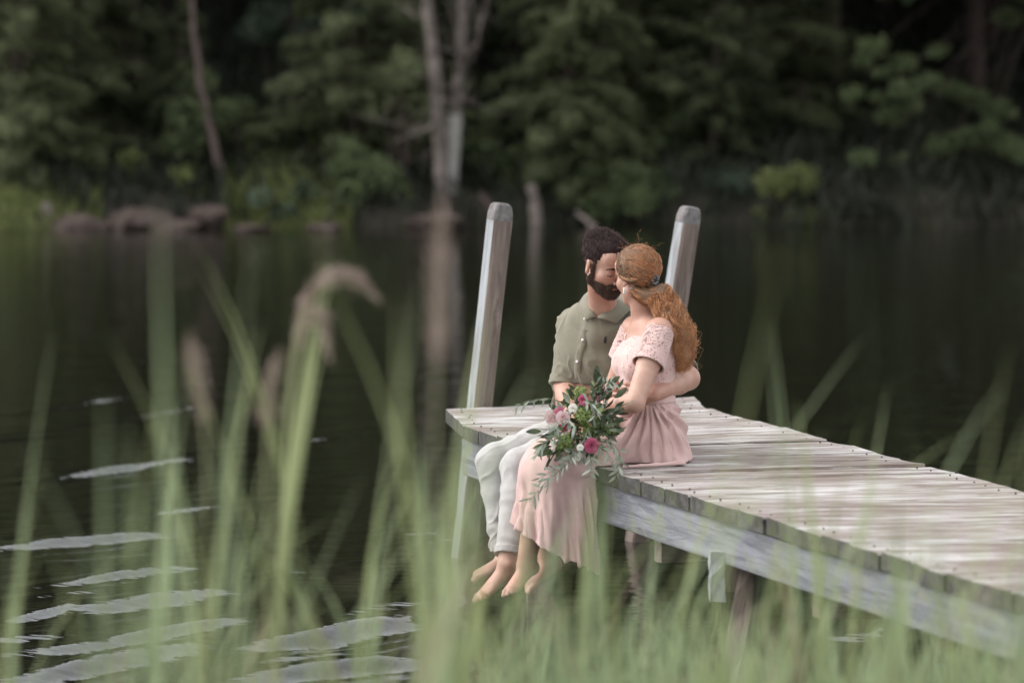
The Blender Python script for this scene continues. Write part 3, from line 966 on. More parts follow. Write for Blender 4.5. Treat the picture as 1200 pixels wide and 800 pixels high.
# --- the pale dead birch pair and their bare forks
def birch(px, Y, tops, r0, r1, lab, mat, forks):
    b0 = base_at(px, Y, 0.1)
    pts = [b0] + [P(a_, b_, Y) for (a_, b_) in tops]
    last = pts[-1] + (pts[-1] - pts[-2]) * 1.5; pts.append(last); pts.append(last + A(0.1, 0, 2.5))
    pts = np.array(pts)
    tt = np.linspace(0, len(pts) - 1, 26)
    pp = np.stack([np.interp(tt, range(len(pts)), pts[:, i]) for i in range(3)], 1) + RNG.normal(0, .008, (26, 3))
    root = empty("bare_birch", b0, lab, "tree", "pale bare birches on the far shore")
    v, f = trunk_geo(pp, r0, r1, 10, .05)
    obj("trunk", v, f, mat, root)
    mb = MB()
    for (a_, b_, c_, d_, rr) in forks:
        p, e = P(a_, b_, Y), P(c_, d_, Y + RNG.normal(0, .3))
        m1 = (p + e) / 2 + A(RNG.normal(0, .05), RNG.normal(0, .05), -.06)
        mb = MB(); v, f = tube([p, m1, e, e + (e - m1) * .6], [rr, rr * .8, rr * .55, rr * .2], 5, False); mb.add(v, f)
        for q in range(5):
            s0 = p + (e - p) * RNG.uniform(.2, 1); s1 = s0 + RNG.normal(0, .22, 3) + A(0, 0, .06)
            v, f = tube([s0, (s0 + s1) / 2 + RNG.normal(0, .02, 3), s1], [.009, .007, .003], 3, False); mb.add(v, f)
        mb.build("branch", mat, root)
    return root
birch(518, 44.3, [(517, 200), (513, 120), (506, 60), (501, 0)], 0.10, 0.052, "tall pale birch stem, its bark flaking, on the far shore", M['birch'],
      [(508, 90, 470, 75, .02), (514, 130, 476, 160, .02), (505, 50, 540, 60, .018), (516, 170, 470, 190, .016), (512, 110, 548, 118, .016), (503, 20, 470, 8, .015), (515, 150, 440, 140, .014)])
b2 = birch(527, 44.8, [(531, 180), (534, 128), (541, 60), (544, 0)], 0.085, 0.042, "forked birch with a peeled white lower stem beside the taller birch", M['birch'],
      [(541, 70, 566, 20, .03), (560, 40, 575, -20, .025), (541, 60, 528, 10, .02), (540, 90, 556, 60, .018), (543, 30, 552, -10, .02), (538, 100, 505, 92, .014)])
v, f = trunk_geo([P(525, 226, 44.72), P(529, 195, 44.72), P(532, 160, 44.72), P(534, 134, 44.73)], 0.085, 0.082, 10, .05)
obj("peeled_bark", v, f, M['birch_white'], b2)["label"] = "white peeled stretch of the stem"

# --- leaning, broken and thin stems
def stem(name, lab, cat, path, r0, r1, mat, group=None, crown=None):
    pts = np.array(path); root = empty(name, pts[0], lab, cat, group)
    tt = np.linspace(0, len(pts) - 1, 12)
    pp = np.stack([np.interp(tt, range(len(pts)), pts[:, i]) for i in range(3)], 1)
    pp[1:-1] += RNG.normal(0, .01, (10, 3))
    v, f = trunk_geo(pp, r0, r1, 8, .08); f = list(f) + [tuple(11 * 8 + j for j in range(8))]
    obj("trunk", v, f, mat, root, False)
    if crown is not None:
        v, f = merge(crown); obj("crown", v, f, M['leaf'], root, False)
    return root
def ptz(px, Y, top): return [base_at(px, Y, .1)] + [P(a_, b_, Y) for a_, b_ in top]
stem("leaning_tree", "thin reddish trunk leaning left over the grassy bank", "tree", ptz(264, 44.9, [(256, 190), (240, 130), (230, 70), (224, -40)]), .065, .03, M['bark_pale'],
     crown=clump_geo([P(222, 130, 45) , P(262, 128, 45), P(236, 95, 45.2), P(214, 165, 45), P(230, -60, 45)], [.28, .22, .22, .3, .6], 180))
stem("small_tree", "small dome-crowned tree on the grassy bank", "tree", ptz(281, 45.6, [(280, 180), (278, 150)]), .035, .02, M['bark'],
     crown=clump_geo([P(268, 135, 45.6), P(282, 128, 45.6), P(254, 148, 45.6), P(272, 158, 45.7)], [.22, .2, .18, .15], 230))
stem("leaning_tree", "dark trunk leaning right between the spruces on the right", "tree", ptz(798, 46.6, [(806, 175), (818, 130), (840, 60), (850, -30)]), .045, .03, M['bark'])
stem("broken_stump", "pale broken stump at the water's edge right of the left mooring post", "stump", ptz(630, 44.0, [(627, 240), (621, 216)]), .075, .055, M['birch'])
stem("driftwood_log", "short reddish log lying by the water left of the broken stump", "log", [P(576, 246, 44.0), P(570, 238, 44.05), P(562, 226, 44.1)], .05, .03, M['bark'])
stem("driftwood_log", "thin pale branch slanting into the water behind the man's head", "log", [P(700, 268, 43.6), P(686, 258, 43.8), P(676, 248, 44)], .035, .02, M['birch'])

# --- broad-leaved shrubs and the overhanging tree on the right
def shrub(px, py, Y, wpx, hpx, lab, mat, nc=9, name="shrub", dens=260, group="shrubs along the far shore"):
    c0 = base_at(px, Y)
    root = empty(name, c0, lab, "shrub", group)
    cs, rs = [], []
    for q in range(nc):
        cs.append(P(px + RNG.uniform(-.5, .5) * wpx, py + RNG.uniform(-.45, .5) * hpx, Y + RNG.normal(0, .25))); rs.append(RNG.uniform(.14, .3))
    v, f = merge(clump_geo(cs, rs, dens)); obj("foliage", v, f, mat, root, False)
    mb = MB()
    for c in cs:
        s0 = c0 + A(RNG.normal(0, .08), RNG.normal(0, .08), 0)
        v, f = tube([s0, s0 * .45 + c * .55 + A(0, 0, .08), c], [.018, .012, .005], 4, False); mb.add(v, f)
    mb.build("stem", M['bark'], root)
shrub(920, 232, 44.3, 55, 60, "pale grey-green shrub at the water right of the right mooring post", M['bank_grass'], 10)
shrub(590, 205, 45.2, 60, 50, "low rounded shrub behind the left mooring post", M['leaf'], 8)
shrub(735, 225, 44.8, 90, 50, "yellowish green shrub at the water behind the man's head", M['leaf'], 10)
shrub(862, 215, 45.0, 70, 60, "bluish shrub above the water right of the right mooring post", M['leaf2'], 8)
shrub(110, 225, 44.8, 90, 40, "dull green shrub between the shore rocks and the spruces", M['leaf'], 9)
shrub(195, 215, 44.9, 90, 60, "rounded shrub above the rocks at the left", M['bank_grass'], 10)
shrub(28, 235, 44.4, 70, 50, "dark bluish shrub at the far left waterline", M['leaf2'], 8)
shrub(440, 205, 44.4, 70, 90, "green shrub leaning over the water left of the birches", M['leaf'], 10)
shrub(335, 240, 44.2, 60, 22, "low bluish tuft at the waterline of the grassy bank", M['leaf2'], 6)
shrub(790, 185, 46.0, 80, 110, "tall loose shrub among the spruces at the right post", M['leaf'], 11)
shrub(1010, 250, 44.2, 60, 30, "dim shrub on the shaded right shore", M['leaf_shaded'], 6)
shrub(470, 95, 44.6, 46, 60, "soft green boughs just left of the birch stems", M['spruce'], 6, name="hanging_shrub", dens=150)
shrub(565, 165, 45.1, 40, 70, "loose green branches just right of the peeled birch stem", M['leaf'], 5, name="hanging_shrub", dens=170)
shrub(312, 205, 45.6, 90, 34, "sunlit grassy hummock with low green growth on the left bank", M['bank_grass'], 9)
shrub(375, 215, 45.2, 60, 34, "pale green low growth at the right end of the grassy bank", M['bank_grass'], 7)
shrub(440, 10, 46.0, 90, 60, "bluish leafy branches hanging at the top left of the birch", M['leaf2'], 10, name="hanging_shrub")
shrub(345, 25, 47.0, 100, 60, "leafy branches hanging in the dark gap at the top", M['leaf2'], 9, name="hanging_shrub")

om = empty("overhanging_tree", base_at(1235, 46.9), "broad-leaved tree whose lit branches droop over the water at the right", "tree")
tips = [(1010, 70), (1035, 85), (1060, 75), (1000, 110), (1030, 115), (1060, 105), (1090, 95), (1115, 105), (1075, 125), (1045, 135), (1140, 115), (985, 195), (1010, 185), (1030, 200), (1055, 190), (1080, 185), (1105, 170), (1130, 160), (1150, 175), (1175, 165), (1170, 130), (1190, 175), (1110, 190), (1025, 55), (1160, 150), (1205, 180), (1230, 150), (1100, 60), (1180, 20)]
cs = [P(a_, b_, 45.2 + RNG.normal(0, .4)) for a_, b_ in tips]
up = [om.location[:] + A(RNG.normal(0, 1.3), RNG.normal(0, 1.0), RNG.uniform(3.2, 9)) for q in range(45)]
up += [A(RNG.uniform(4.2, 8.5), RNG.uniform(43.0, 46.5), RNG.uniform(3.1, 5.5)) for q in range(75)]  # unseen clumps added above the view to shade the right shore
v, f = merge(clump_geo(cs, RNG.uniform(.13, .24, len(cs)), 240, (.06, .12), .6) + clump_geo(up, RNG.uniform(.4, .8, 120), 40, (.2, .4)))
obj("crown", v, f, M['leaf'], om, False)
tb = np.array(om.location)
pts = [tb + A(0, 0, -.1), tb + A(-.1, -.1, 1.2), tb + A(-.25, -.3, 2.6), tb + A(-.2, -.2, 5), tb + A(0, 0, 8.5)]
tv, tf = trunk_geo(pts, .12, .03, 8); obj("trunk", tv, tf, M['bark'], om)
mb = MB()
for c in cs[:27:2]:
    s0 = pts[1] + (pts[2] - pts[1]) * RNG.uniform(.2, 1)
    v, f = tube([s0, s0 * .5 + c * .5 + A(0, 0, .1), c], [.010, .008, .003], 4, False); obj("branch", v, f, M['bark'], om)

# --- rocks at the left waterline
def rock(px, py, Y, w, h, mat, lab, name="shore_rock"):
    bmr = bmesh.new(); bmesh.ops.create_icosphere(bmr, subdivisions=4, radius=1)
    v = np.array([q.co[:] for q in bmr.verts]); f = [tuple(x.index for x in q.verts) for q in bmr.faces]; bmr.free()
    s_ = RNG.integers(1e6)
    v = v * (1 + 0.22 * waves(v, 1.6, s_, 3)[:, None])
    for q in range(7):                                       # flat broken faces
        nn = unit(RNG.normal(0, 1, 3)); dd = v @ nn - RNG.uniform(.55, .8); v = v - np.maximum(dd, 0)[:, None] * nn * .85
    c = P(px, py, Y)
    v = v * A(w / 2, w * .45, h / 2 * .85)
    o = obj(name, v, f, mat, None, False, loc=c)
    tag(o, lab, "rock", "rocks at the far left waterline")
for a_ in [(55, 250, 43.6, .17, .34, 'rock_pale', "pale upright stone at the far left waterline"), (92, 266, 43.5, .85, .32, 'rock', "wide low brownish rock right of the pale upright stone"),
           (163, 261, 43.5, .78, .40, 'rock', "largest reddish grey rock on the left shore"), 
           (207, 266, 43.4, .62, .22, 'rock', "flat slanting rock right of the largest rock"), (245, 258, 43.6, .55, .4, 'rock', "rock under the foot of the leaning trunk"),
           (296, 268, 43.2, .5, .16, 'rock', "flat stone at the water below the grassy bank"),
           (380, 267, 43.3, .45, .14, 'rock', "low stone at the right end of the grassy bank"), (515, 262, 43.7, .9, .3, 'rock', "earthy rock at the foot of the pale birch")]:
    rock(a_[0], a_[1], a_[2], a_[3], a_[4], M[a_[5]], a_[6])

# --- grass on the far bank
def grass_patch(name, n, px0, px1, Y0, Y1, h0, h1, mat, lab):
    Yv = RNG.uniform(Y0, Y1, n); xv = (RNG.uniform(px0, px1, n) - 600) * Yv / F_PX
    zv = ground_z(xv, Yv)
    hh = RNG.uniform(h0, h1, n)
    c = np.stack([xv, Yv, zv + hh / 2 - .02], 1)
    d = np.stack([RNG.normal(0, .35, n), RNG.normal(0, .35, n), np.ones(n)], 1)
    v, f = cards(c, d, hh, RNG.uniform(.015, .03, n) * (hh / .3 + .6)); 
    tag(obj(name, v, f, mat, None, False), lab, kind='stuff')
grass_patch("shore_grass", 7000, -160, 120, 42.9, 45.2, .08, .22, M['bank_grass'], "low green growth along the far left waterline")
grass_patch("grass", 16000, 262, 412, 43.4, 48.0, .12, .3, M['bank_grass'], "yellowish grass on the sloping far bank")
M['undergrowth'] = leaf_mat("shaded_undergrowth", (0.010, 0.012, 0.007), (0.030, 0.036, 0.018), 0.1)
grass_patch("undergrowth", 52000, -700, 1900, 43.7, 59, .12, .55, M['leaf_shaded'], "dark low undergrowth along the far shore")
# ================================================================== people: materials
def skin_mat(name, c1, c2, sss=0.12):
    m, nt, b = new_mat(name)
    v = coords(nt); n = noise(nt, v, 26, 4)
    r = ramp(nt, [(0.3, c1), (0.7, c2)]); nt.links.new(n, r.inputs[0])
    nb = noise(nt, v, 7, 5, 0.65); rb = ramp(nt, [(0.42, (0, 0, 0)), (0.70, (0.55, 0.55, 0.55))]); nt.links.new(nb, rb.inputs[0])
    nt.links.new(mix(nt, rb.outputs[0], r.outputs[0], (c1[0] * .92, c1[1] * .62, c1[2] * .58)), b.inputs["Base Color"])
    b.inputs["Roughness"].default_value = 0.5
    b.inputs["Specular IOR Level"].default_value = 0.35
    b.inputs["Subsurface Weight"].default_value = sss
    b.inputs["Subsurface Radius"].default_value = (0.012, 0.005, 0.003)
    b.inputs["Subsurface Scale"].default_value = 0.6
    bump(nt, b, n, 0.05, 0.002)
    return m
M['skin_m'] = skin_mat("tanned_skin", (0.40, 0.235, 0.175), (0.48, 0.295, 0.225))
M['skin_w'] = skin_mat("fair_skin", (0.41, 0.245, 0.185), (0.49, 0.305, 0.235))

def cloth_mat(name, c1, c2, weave=900, rough=0.85, sheen=0.2, bs=0.15, trans=0.0, fold=14):
    m, nt, b = new_mat(name)
    v = coords(nt); n = noise(nt, v, fold, 4, 0.6)
    r = ramp(nt, [(0.3, c1), (0.7, c2)]); nt.links.new(n, r.inputs[0]); nt.links.new(r.outputs[0], b.inputs["Base Color"])
    b.inputs["Roughness"].default_value = rough; b.inputs["Sheen Weight"].default_value = sheen
    b.inputs["Specular IOR Level"].default_value = 0.25
    n2 = noise(nt, v, weave, 2)
    ad = node(nt, "ShaderNodeMath", operation='MULTIPLY_ADD'); nt.links.new(n2, ad.inputs[0]); ad.inputs[1].default_value = 0.1; nt.links.new(n, ad.inputs[2])
    bump(nt, b, ad.outputs[0], bs, 0.01)
    if trans:
        tr = nt.nodes.new("ShaderNodeBsdfTranslucent"); nt.links.new(r.outputs[0], tr.inputs["Color"])
        ms = nt.nodes.new("ShaderNodeMixShader"); ms.inputs[0].default_value = trans
        nt.links.new(b.outputs[0], ms.inputs[1]); nt.links.new(tr.outputs[0], ms.inputs[2])
        nt.links.new(ms.outputs[0], nt.nodes["Material Output"].inputs["Surface"])
    return m
M['shirt'] = cloth_mat("olive_shirt", (0.170, 0.155, 0.112), (0.205, 0.188, 0.138), bs=0.35)
M['chino'] = cloth_mat("pale_trousers", (0.35, 0.335, 0.322), (0.43, 0.415, 0.40), bs=0.35)
M['dress'] = cloth_mat("pink_crepe", (0.53, 0.355, 0.330), (0.62, 0.43, 0.40), bs=0.25, trans=0.12)
M['hem'] = cloth_mat("pink_lining", (0.50, 0.31, 0.275), (0.56, 0.36, 0.32), bs=0.2, trans=0.25)
m, nt, b = new_mat("pink_lace")
v = coords(nt)
vo = nt.nodes.new("ShaderNodeTexVoronoi"); vo.inputs["Scale"].default_value = 105; nt.links.new(v, vo.inputs["Vector"])
n = noise(nt, v, 28, 3)
th = node(nt, "ShaderNodeMath", operation='GREATER_THAN'); nt.links.new(n, th.inputs[0]); th.inputs[1].default_value = 0.53
ho = ramp(nt, [(0.30, (1, 1, 1)), (0.36, (0, 0, 0))]); nt.links.new(vo.outputs["Distance"], ho.inputs[0])
mu = node(nt, "ShaderNodeMath", operation='MULTIPLY'); nt.links.new(ho.outputs[0], mu.inputs[0]); nt.links.new(th.outputs[0], mu.inputs[1])
c = mix(nt, mu.outputs[0], (0.56, 0.385, 0.355), (0.30, 0.16, 0.135))
nt.links.new(c, b.inputs["Base Color"]); b.inputs["Roughness"].default_value = 0.85; b.inputs["Sheen Weight"].default_value = 0.2
sb = node(nt, "ShaderNodeMath", operation='SUBTRACT'); nt.links.new(n, sb.inputs[0]); nt.links.new(mu.outputs[0], sb.inputs[1])
bump(nt, b, sb.outputs[0], 0.5, 0.004)
M['lace'] = m
def hair_mat(name, stops, rough=0.55, spec=0.22):
    m, nt, b = new_mat(name)
    at = nt.nodes.new("ShaderNodeAttribute"); at.attribute_name = "t"
    n = noise(nt, coords(nt), 60, 3)
    ad = node(nt, "ShaderNodeMath", operation='MULTIPLY_ADD'); nt.links.new(n, ad.inputs[0]); ad.inputs[1].default_value = 0.5; nt.links.new(at.outputs["Fac"], ad.inputs[2])
    sb = node(nt, "ShaderNodeMath", operation='SUBTRACT'); nt.links.new(ad.outputs[0], sb.inputs[0]); sb.inputs[1].default_value = 0.25
    r = ramp(nt, stops); nt.links.new(sb.outputs[0], r.inputs[0]); nt.links.new(r.outputs[0], b.inputs["Base Color"])
    b.inputs["Roughness"].default_value = rough; b.inputs["Specular IOR Level"].default_value = spec
    return m
M['hair_w'] = hair_mat("ginger_curls", [(0.0, (0.10, 0.068, 0.050)), (0.25, (0.20, 0.112, 0.062)), (0.55, (0.36, 0.148, 0.064)), (0.9, (0.55, 0.285, 0.145))])
M['hair_m'] = hair_mat("dark_hair", [(0.0, (0.016, 0.010, 0.010)), (0.6, (0.040, 0.026, 0.025)), (1.0, (0.085, 0.058, 0.055))], .7, .08)
M['beard'] = hair_mat("brown_beard", [(0.0, (0.045, 0.028, 0.021)), (0.6, (0.10, 0.064, 0.050)), (1.0, (0.17, 0.115, 0.09))], .7, .08)
M['dark'] = noisy_mat("dark_thread", (0.012, 0.01, 0.016), (0.02, 0.018, 0.024), 100, 0.8)
M['button'] = noisy_mat("shell_button", (0.6, 0.58, 0.54), (0.7, 0.68, 0.64), 100, 0.35, bs=0)
M['pearl'] = noisy_mat("pearl", (0.75, 0.72, 0.68), (0.8, 0.78, 0.74), 50, 0.25, bs=0)
M['clip'] = noisy_mat("hair_clip", (0.05, 0.052, 0.06), (0.16, 0.165, 0.18), 120, 0.3, bs=0)
M['lip'] = noisy_mat("lips", (0.36, 0.15, 0.12), (0.42, 0.18, 0.15), 50, 0.45, bs=0)
M['nail'] = noisy_mat("nails", (0.56, 0.36, 0.30), (0.6, 0.4, 0.33), 50, 0.3, bs=0)

def head_frame(f, roll=0.0):
    f = unit(f); l = unit(np.cross((0, 0, 1), f)); u = np.cross(f, l)
    if roll:
        l, u = l * math.cos(roll) + u * math.sin(roll), u * math.cos(roll) - l * math.sin(roll)
    return np.array([l, f, u])                            # rows: left, forward, up

def head_sdf(G, O, R, s, male):
    W = lambda x, y, z: O + s * (R[0] * x + R[1] * y + R[2] * z)
    G.ell(W(0, -.018, .036), A(.077, .097, .088) * s, R, .012)
    G.ell(W(0, .028, -.035), A(.060, .064, .085) * s, R, .02)
    jw = .050 if male else .045
    for sg in (-1, 1):
        G.cone(W(sg * jw, .002, -.06), W(sg * .017, .066, -.103), .021 * s, .019 * s, .022)
        G.ball(W(sg * .043, .056, -.028), .024 * s, .02)
    G.ball(W(0, .070, -.106), (.021 if male else .018) * s, .014)
    G.cone(W(-.032, .080, .016), W(.032, .080, .016), .0125 * s, .0125 * s, .014)       # brow
    G.ell(W(0, .062, .05), A(.058, .036, .045) * s, R, .02)                            # forehead
    for sg in (-1, 1):
        G.ball(W(sg * .033, .103, -.008), .0155 * s, .008, 's')                        # eye socket
        G.ball(W(sg * .032, .0765, -.009), .0135 * s, .003)                            # closed lid
    G.cone(W(0, .090, .004), W(0, .112, -.040), .0075 * s, .0098 * s, .008)             # nose
    G.ball(W(0, .113, -.043), .0112 * s, .006)
    for sg in (-1, 1):
        G.ball(W(sg * .0125, .101, -.048), .0078 * s, .005)
        G.ball(W(sg * .006, .109, -.054), .0035 * s, .002, 's')
    G.cone(W(-.019, .089, -.070), W(.019, .089, -.070), .0068 * s, .0068 * s, .008)
    G.cone(W(-.013, .094, -.0675), W(.013, .094, -.0675), .0048 * s, .0048 * s, .004)
    G.cone(W(-.011, .094, -.0775), W(.011, .094, -.0775), .0055 * s, .0055 * s, .004)
    G.cone(W(-.021, .099, -.0722), W(.021, .099, -.0722), .0016 * s, .0016 * s, .003, 's')
    for sg in (-1, 1):                                                                   # ears
        c = W(sg * .079, -.010, -.008)
        e0 = unit(R[0] * sg * .9 - R[1] * .45); e1 = unit(R[1] * .9 + R[0] * sg * .45); Re = np.array([e0, e1, R[2]])
        G.ell(c, A(.009, .018, .031) * s, Re, .006)
        G.ell(c + e0 * .009 * s + R[2] * .002 * s, A(.006, .010, .019) * s, Re, .004, 's')
        G.ball(c - R[2] * .024 * s + e1 * .004 * s, .008 * s, .005)
    return W

def finger(G, p, d, pn, L, r, curl):
    """Three bones from knuckle p along d, curling towards the palm side pn."""
    ang = 0.0
    for i, fr in enumerate((.45, .31, .24)):
        ang += curl[i]
        dd = unit(d * math.cos(ang) + pn * math.sin(ang))
        q = p + dd * L * fr
        G.cone(p, q, r * (1 - .09 * i), r * (.93 - .10 * i), .004)
        p = q
    return p, dd

def hand_sdf(G, wrist, d, pn, thumb_side, s=1.0, curl=(.35, .45, .3), spread=.05):
    """d: along the hand, pn: out of the palm, thumb_side: +1/-1 along cross(d, pn). Returns fingertip places."""
    d = unit(d); pn = unit(pn - d * np.dot(pn, d)); lat = np.cross(d, pn) * thumb_side       # lat points to the thumb
    kn = wrist + d * .088 * s
    G.econe(wrist + d * .012 * s, wrist + d * .074 * s, lat, (.027 * s, .018 * s), (.040 * s, .0145 * s), .012)
    tips = []
    for i, (o, L, r, back) in enumerate(((.030, .074, .0088, .004), (.010, .083, .0092, 0), (-.010, .078, .0088, .004), (-.028, .062, .0078, .012))):
        k0 = kn + lat * o * s - d * back * s
        G.cone(k0 - d * .03 * s, k0, .0105 * s, r * s, .007)
        dd = unit(d + lat * spread * (1.5 - i))
        tips.append(finger(G, k0, dd, pn, L * s, r * s, [c * (1 + .12 * i) for c in curl]))
    t0 = wrist + d * .022 * s + lat * .024 * s + pn * .006 * s
    t1 = t0 + unit(d * .75 + lat * .6 + pn * .35) * .042 * s
    t2 = t1 + unit(d * .9 + lat * .25 + pn * .35) * .032 * s
    t3 = t2 + unit(d * .95 + pn * .35) * .026 * s
    G.cone(t0, t1, .015 * s, .0115 * s, .010); G.cone(t1, t2, .0110 * s, .0098 * s, .004); G.cone(t2, t3, .0096 * s, .0078 * s, .004)
    tips.append((t3, unit(t3 - t2)))
    return tips, lat

def foot_sdf(G, ankle, d, up, s, inner):
    """d: heel to toe, up: top of the foot. inner: +1/-1 along cross(d, up) is the big-toe side."""
    d = unit(d); up = unit(up - d * np.dot(up, d)); lat = np.cross(d, up) * inner
    sole = -up * .058 * s
    heel = ankle - d * .035 * s + sole * .62
    G.ball(heel, .029 * s, .02)
    G.cone(ankle - d * .004 * s, heel, .030 * s, .027 * s, .02)
    ball_ = ankle + d * .125 * s + sole * .78
    G.econe(ankle + d * .015 * s + sole * .35, ball_, lat, (.031 * s, .034 * s), (.043 * s, .018 * s), .02)
    G.cone(heel, ball_, .024 * s, .017 * s, .02)
    for sg in (-1, 1): G.ball(ankle + lat * .028 * s * sg + up * .002, .013 * s, .014)
    for i in range(5):
        o = (.030, .011, -.005, -.019, -.031)[i]
        L = (.045, .040, .036, .031, .026)[i]; r = (.0125, .0092, .0086, .008, .0075)[i]
        b0 = ball_ + lat * o * s + d * (.010 - .010 * max(0, i - 1)) * s - up * .002 * s
        b1 = b0 + (d * .8 - up * .12) * L * .6 * s; b2 = b1 + (d * .8 - up * .45) * L * .45 * s
        G.cone(b0, b1, r * s, r * .95 * s, .006); G.cone(b1, b2, r * .95 * s, r * .9 * s, .004)

def limb_normal(a, b, c): return unit(np.cross(b - a, c - b))

# ================================================================== the woman
def at(px, py, Y): return P(px, py, Y)
Wj = dict(
    pelvis=at(757, 514, 14.44), waist=at(759, 468, 14.42), chest=at(759, 418, 14.42), neck=at(757, 377, 14.45), head=at(746, 323, 14.43),
    sl=at(773, 389, 14.29), sr=at(744, 386, 14.57), el=at(744, 472, 14.13), wl=at(705, 476, 14.30), er=at(716, 462, 14.62), wr=at(688, 488, 14.46),
    kl=at(633, 553, 14.20), kr=at(631, 549, 14.38), al=at(616, 661, 14.20), ar=at(641, 658, 14.36))
SIDE = A(-OUT[1], OUT[0], 0) * 1.0                         # to a sitter's left when facing out
SIDE = SIDE if SIDE[1] < 0 else -SIDE
Wj['hl'] = Wj['pelvis'] + SIDE * .085; Wj['hr'] = Wj['pelvis'] - SIDE * .085
W_F = unit(A(-.60, .78, -.12)); W_R = head_frame(W_F, -0.08)
W_TF = unit(A(-.95, -.28, 0)); W_TL = A(-W_TF[1], W_TF[0], 0); W_TL = W_TL if W_TL[1] < 0 else -W_TL

def arm(G, sh, el, wr, r, k=.012):
    G.ball(sh, r[0] * 1.08, .03)
    m_ = sh + (el - sh) * .45
    G.cone(sh, m_, r[0], r[1], .02); G.cone(m_, el, r[1], r[2], .015)
    f1 = el + (wr - el) * .28
    G.cone(el, f1, r[2], r[3], .012); G.cone(f1, wr, r[3], r[4], .012)

def torso_w(G, off=0.0, k=.03):
    j = Wj
    G.econe(j['pelvis'] + A(0, 0, -.02), j['pelvis'] + A(0, 0, .07), W_TL, (.165 + off, .115 + off), (.145 + off, .10 + off), k)
    G.econe(j['pelvis'] + A(0, 0, .06), j['waist'] + A(0, 0, .02), W_TL, (.145 + off, .10 + off), (.118 + off, .085 + off), k)
    G.econe(j['waist'], j['chest'] + A(0, 0, -.01), W_TL, (.116 + off, .084 + off), (.142 + off, .098 + off), k)
    G.econe(j['chest'], j['neck'] + A(0, 0, -.05), W_TL, (.142 + off, .096 + off), (.115 + off, .062 + off), k)
    for sg in (-1, 1):
        b_ = j['chest'] + W_TF * .056 + W_TL * sg * .066 + A(0, 0, -.028)
        G.ell(b_, A(.055, .056, .055) + off, np.array([W_TL, W_TF, A(0, 0, 1)]), .03)

G = Grid(A(-.12, 13.85, .02), A(.92, 14.95, 1.52), .0042)
torso_w(G)
j = Wj
for sh in (j['sl'], j['sr']): G.cone(j['neck'] + A(0, 0, -.045), sh + A(0, 0, .0), .045, .040, .035)
nk = j['neck']
G.cone(nk + A(0, 0, -.04), j['head'] - W_R[2] * .05 - W_R[1] * .012, .050, .045, .025)
WH = head_sdf(G, j['head'], W_R, .86, False)
arm(G, j['sl'], j['el'], j['wl'], (.046, .043, .036, .036, .0235))
arm(G, j['sr'], j['er'], j['wr'], (.044, .040, .034, .034, .023))
hand_sdf(G, j['wl'], unit(A(-.85, .35, -.35)), unit(A(-.2, .5, -.8)), 1, .92, (.6, .7, .4))
hand_sdf(G, j['wr'], unit(A(-.75, -.45, -.45)), unit(A(.1, -.6, -.8)), -1, .92, (.6, .7, .4))
for h_, k_, a_, inner in ((j['hl'], j['kl'], j['al'], 1), (j['hr'], j['kr'], j['ar'], -1)):
    m_ = h_ + (k_ - h_) * .5
    G.cone(h_, m_, .088, .075, .03); G.cone(m_, k_, .075, .056, .02)
    c_ = k_ + (a_ - k_) * .32
    back = unit(-OUT * .5) * .016
    G.cone(k_, c_ - OUT * .012, .054, .053, .02); G.cone(c_ - OUT * .012, a_, .053, .033, .02)
    fd = unit(A(-.50, -.74, -.38) if inner > 0 else A(-.66, -.58, -.38))
    foot_sdf(G, a_, fd, A(-.2, -.2, 1), .84, inner)
G.cone(j['hl'] + A(0, 0, .02), j['hr'] + A(0, 0, .02), .09, .09, .04)
V, Q = G.mesh(); V = relax(V, Q, 1, .4)
woman = empty("person", (j['pelvis'][0], j['pelvis'][1], DK), "barefoot woman in a pink lace dress with long ginger curls leaning to the man", "person")
obj("body", V, Q, M['skin_w'], woman)

# ------------------------------------------------------------------ dress: bodice with lace and a bell sleeve
G = Grid(A(.28, 14.05, .88), A(.80, 14.85, 1.28), .0042)
torso_w(G, .008, .03)
for sh in (j['sl'], j['sr']): G.cone(j['neck'] + A(0, 0, -.055), sh + A(0, 0, -.02), .048, .046, .03)
G.cut(j['neck'] + A(0, 0, -.052), A(0, 0, 1) - W_TF * .10)
G.ball(j['neck'] + A(0, 0, -.02) + W_TF * .035, .070, .004, 's')           # neckline
for sh, sg in ((j['sl'], 1), (j['sr'], -1)):                                 # bare shoulders
    G.ball(sh + A(0, 0, .035) + W_TL * sg * .012, .052, .006, 's')
G.cut(j['waist'] + A(0, 0, -.006), A(0, 0, -1))
ks = j['chest'] + W_TF * .118 + A(0, 0, .062) + W_TL * .012                  # keyhole below the neckline
G.cone(ks, ks + A(0, 0, -.045) + W_TF * .014, .004, .009, .003, 's')
V, Q = G.mesh(); V = relax(V, Q, 2, .5)
n_ = vnormals(V, Q)
V = V + n_ * (0.0018 * waves(V, 55, 3, 2) + 0.0012 * np.maximum(0, np.sin(V[:, 2] * 95)) * 0.4)[:, None]
dress = obj("dress", V, Q, M['lace'], woman)
